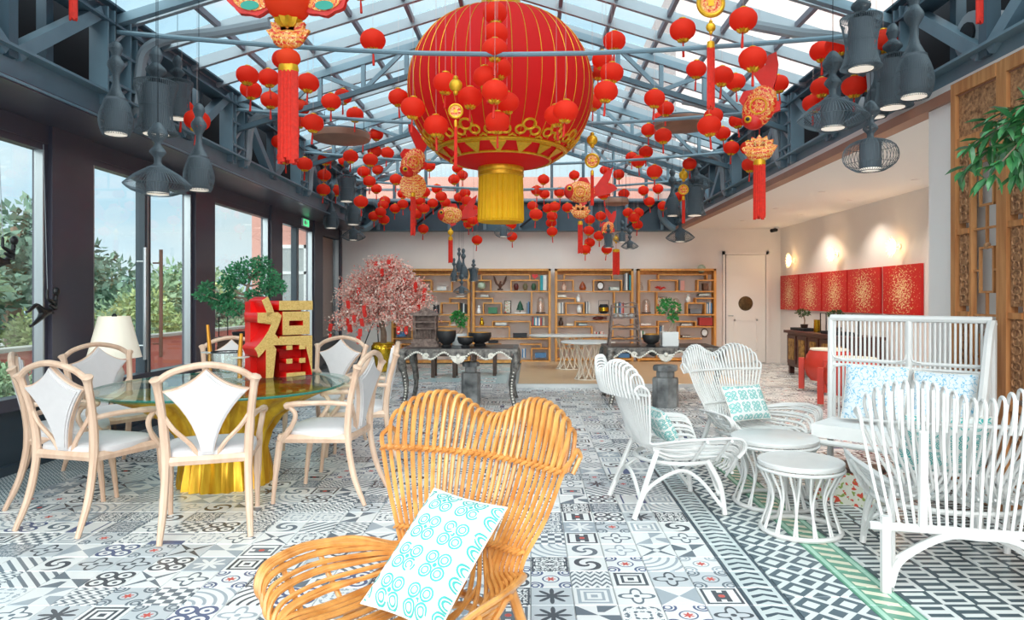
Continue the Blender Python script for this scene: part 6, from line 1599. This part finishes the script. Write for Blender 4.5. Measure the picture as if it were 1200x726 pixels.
# ================================================================ climbing figures on the window pier
m_fig = mat('black resin figure', (18, 20, 24), 0.35)
def climber(label, c, sc, k, rope_top=2.7):
    "small stylised climbing figure, flat against the glass"
    t = thing('climber_figurine', label, 'figurine', c)
    V = lambda y, z, x=0.0: Vector((x, y * sc, z * sc))
    A = [V(0.0, 0.0), V(0.16, -0.03), V(0.30, 0.05), V(0.36, 0.12)]
    vs = [V(0, 0), V(0.09, 0.02), V(0.17, 0.09), V(0.185, 0.16), V(0.19, 0.21), V(-0.14, 0.10), V(-0.26, 0.02), V(-0.30, 0.02), V(-0.10, -0.07), V(-0.22, -0.14), V(-0.25, -0.13), V(0.06, 0.13, 0.03), V(-0.02, 0.16, 0.03), V(0.0, 0.27, 0.02), V(0.05, 0.06, 0.05), V(-0.05, 0.10, 0.06)]
    es = [(0, 1), (1, 2), (2, 3), (3, 4), (0, 5), (5, 6), (6, 7), (0, 8), (8, 9), (9, 10), (2, 11), (11, 12), (12, 13), (2, 14), (14, 15)]
    rs = [.040, .036, .042, .018, .036, .028, .016, .018, .028, .016, .018, .022, .016, .014, .02, .014]
    me_ = bpy.data.meshes.new('figure_body'); me_.from_pydata([tuple(v) for v in vs], es, []); me_.materials.append(m_fig)
    o = obj('figure_body', me_, t)
    md = o.modifiers.new('skin', 'SKIN'); sd = o.modifiers.new('sub', 'SUBSURF'); sd.levels = sd.render_levels = 1
    for i, v in enumerate(me_.skin_vertices[0].data): v.radius = (rs[i] * sc, rs[i] * sc); v.use_root = (i == 0)
    MB().ell(V(0.195, 0.245), 0.035 * sc, 0.045 * sc, 0.05 * sc, 12, 8).build('head', m_fig, t)
    MB().tube([V(0.0, 0.27, 0.02), (0.0, -0.02, rope_top - c[2])], 0.003, 4).build('rope', m_alu, t)
climber('black resin climbing figure hanging on a line at the window pier', (WL + 0.09, 5.92, 1.28), 0.75, 0)
climber('black resin climbing figure higher up on the window glass', (WL + 0.09, 5.42, 1.68), 0.75, 1)

# ================================================================ trees beyond the terrace
m_tl = [mat('hazed tree leaf mid', (172, 194, 158), 0.8, rgb2=(128, 160, 124), scale=1.2), mat('hazed tree leaf dark', (142, 166, 148), 0.8, rgb2=(104, 134, 116), scale=1.2), mat('hazed tree leaf yellow', (206, 212, 150), 0.8, rgb2=(160, 184, 124), scale=1.2)]  # leaf colours paled, so the haze of the window glass is painted in
tree_me = []
for k in range(3):
    mb = MB()
    for _ in range(26):
        d_ = rdir(); leafball(mb, Vector((d_.x * 1.0, d_.y * 1.0, d_.z * 0.75)) * R.uniform(0.4, 0.85), 0.45, 95, 0.16, 0.09, 0.8)
    tree_me.append(mb)
crowns = [[mb.mesh('crown', m) for m in m_tl] for mb in tree_me]
trunk_me = MB().tube(spline([(0, 0, -1.6), (0.1, 0, -0.8), (-0.05, 0.05, 0.0), (0.05, 0, 0.5)], 4), [0.14] * 5 + [0.08] * 8, 7).mesh('trunk', m_bark)
TREES = [(-10.5, 9.2, 1.3, 1.7, 1), (-11.5, 12.2, 2.0, 2.1, 0), (-12.5, 10.2, 0.6, 1.6, 0), (-13, 15, 1.4, 2.0, 1), (-13.5, 18.5, 2.4, 2.2, 1), (-10.2, 14.8, 0.3, 1.2, 2), (-10.6, 17.6, 0.2, 1.3, 0), (-11.4, 20.5, 0.5, 1.5, 2), (-12.8, 23.5, 0.8, 1.9, 0),
         (-14.5, 12.4, 1.2, 2.4, 0), (-9.9, 11.6, 0.0, 1.1, 0), (-11.2, 25.5, 0.6, 1.6, 1), (-13.5, 28, 0.9, 2.0, 2), (-17, 20, 1.6, 2.8, 0), (-17, 27, 1.4, 2.8, 1), (-16, 33, 1.4, 2.8, 0), (-9.6, 22.5, 0.0, 1.1, 0), (-18, 15, 1.4, 2.8, 1)]
TL = ['grey-green tree with full crown', 'dark grey-green tree', 'yellow-green bushy tree']
for i, (x, y, z, s, c) in enumerate(TREES):
    t = thing('garden_tree', ['mid green leafy tree beyond the terrace wall', 'dark green leafy tree beyond the terrace wall', 'yellow green leafy tree beyond the terrace wall'][c], 'tree', (x, y, z), R.uniform(0, 6), 'trees beyond the terrace')
    t.scale = (s * 0.8, s * 0.8, s * 0.8)
    obj('crown', crowns[i % 3][c], t); o = obj('trunk', trunk_me, t); o.scale = (1, 1, max(1.0, (z + 0.4) / (1.6 * s * 0.8)))
for (y, z) in ((8.5, -0.3), (9.6, -0.3), (7.4, -0.3)):
    t = thing('terrace_shrub', 'low leafy shrub in front of the terrace wall', 'shrub', (-7.2, y, z), R.uniform(0, 6), 'shrubs on the terrace')
    t.scale = (0.5, 0.5, 0.5); obj('foliage', crowns[0][0], t, (0, 0, 0.85)); obj('stems', trunk_me, t, (0, 0, 0.8)).scale = (0.5, 0.5, 0.6)
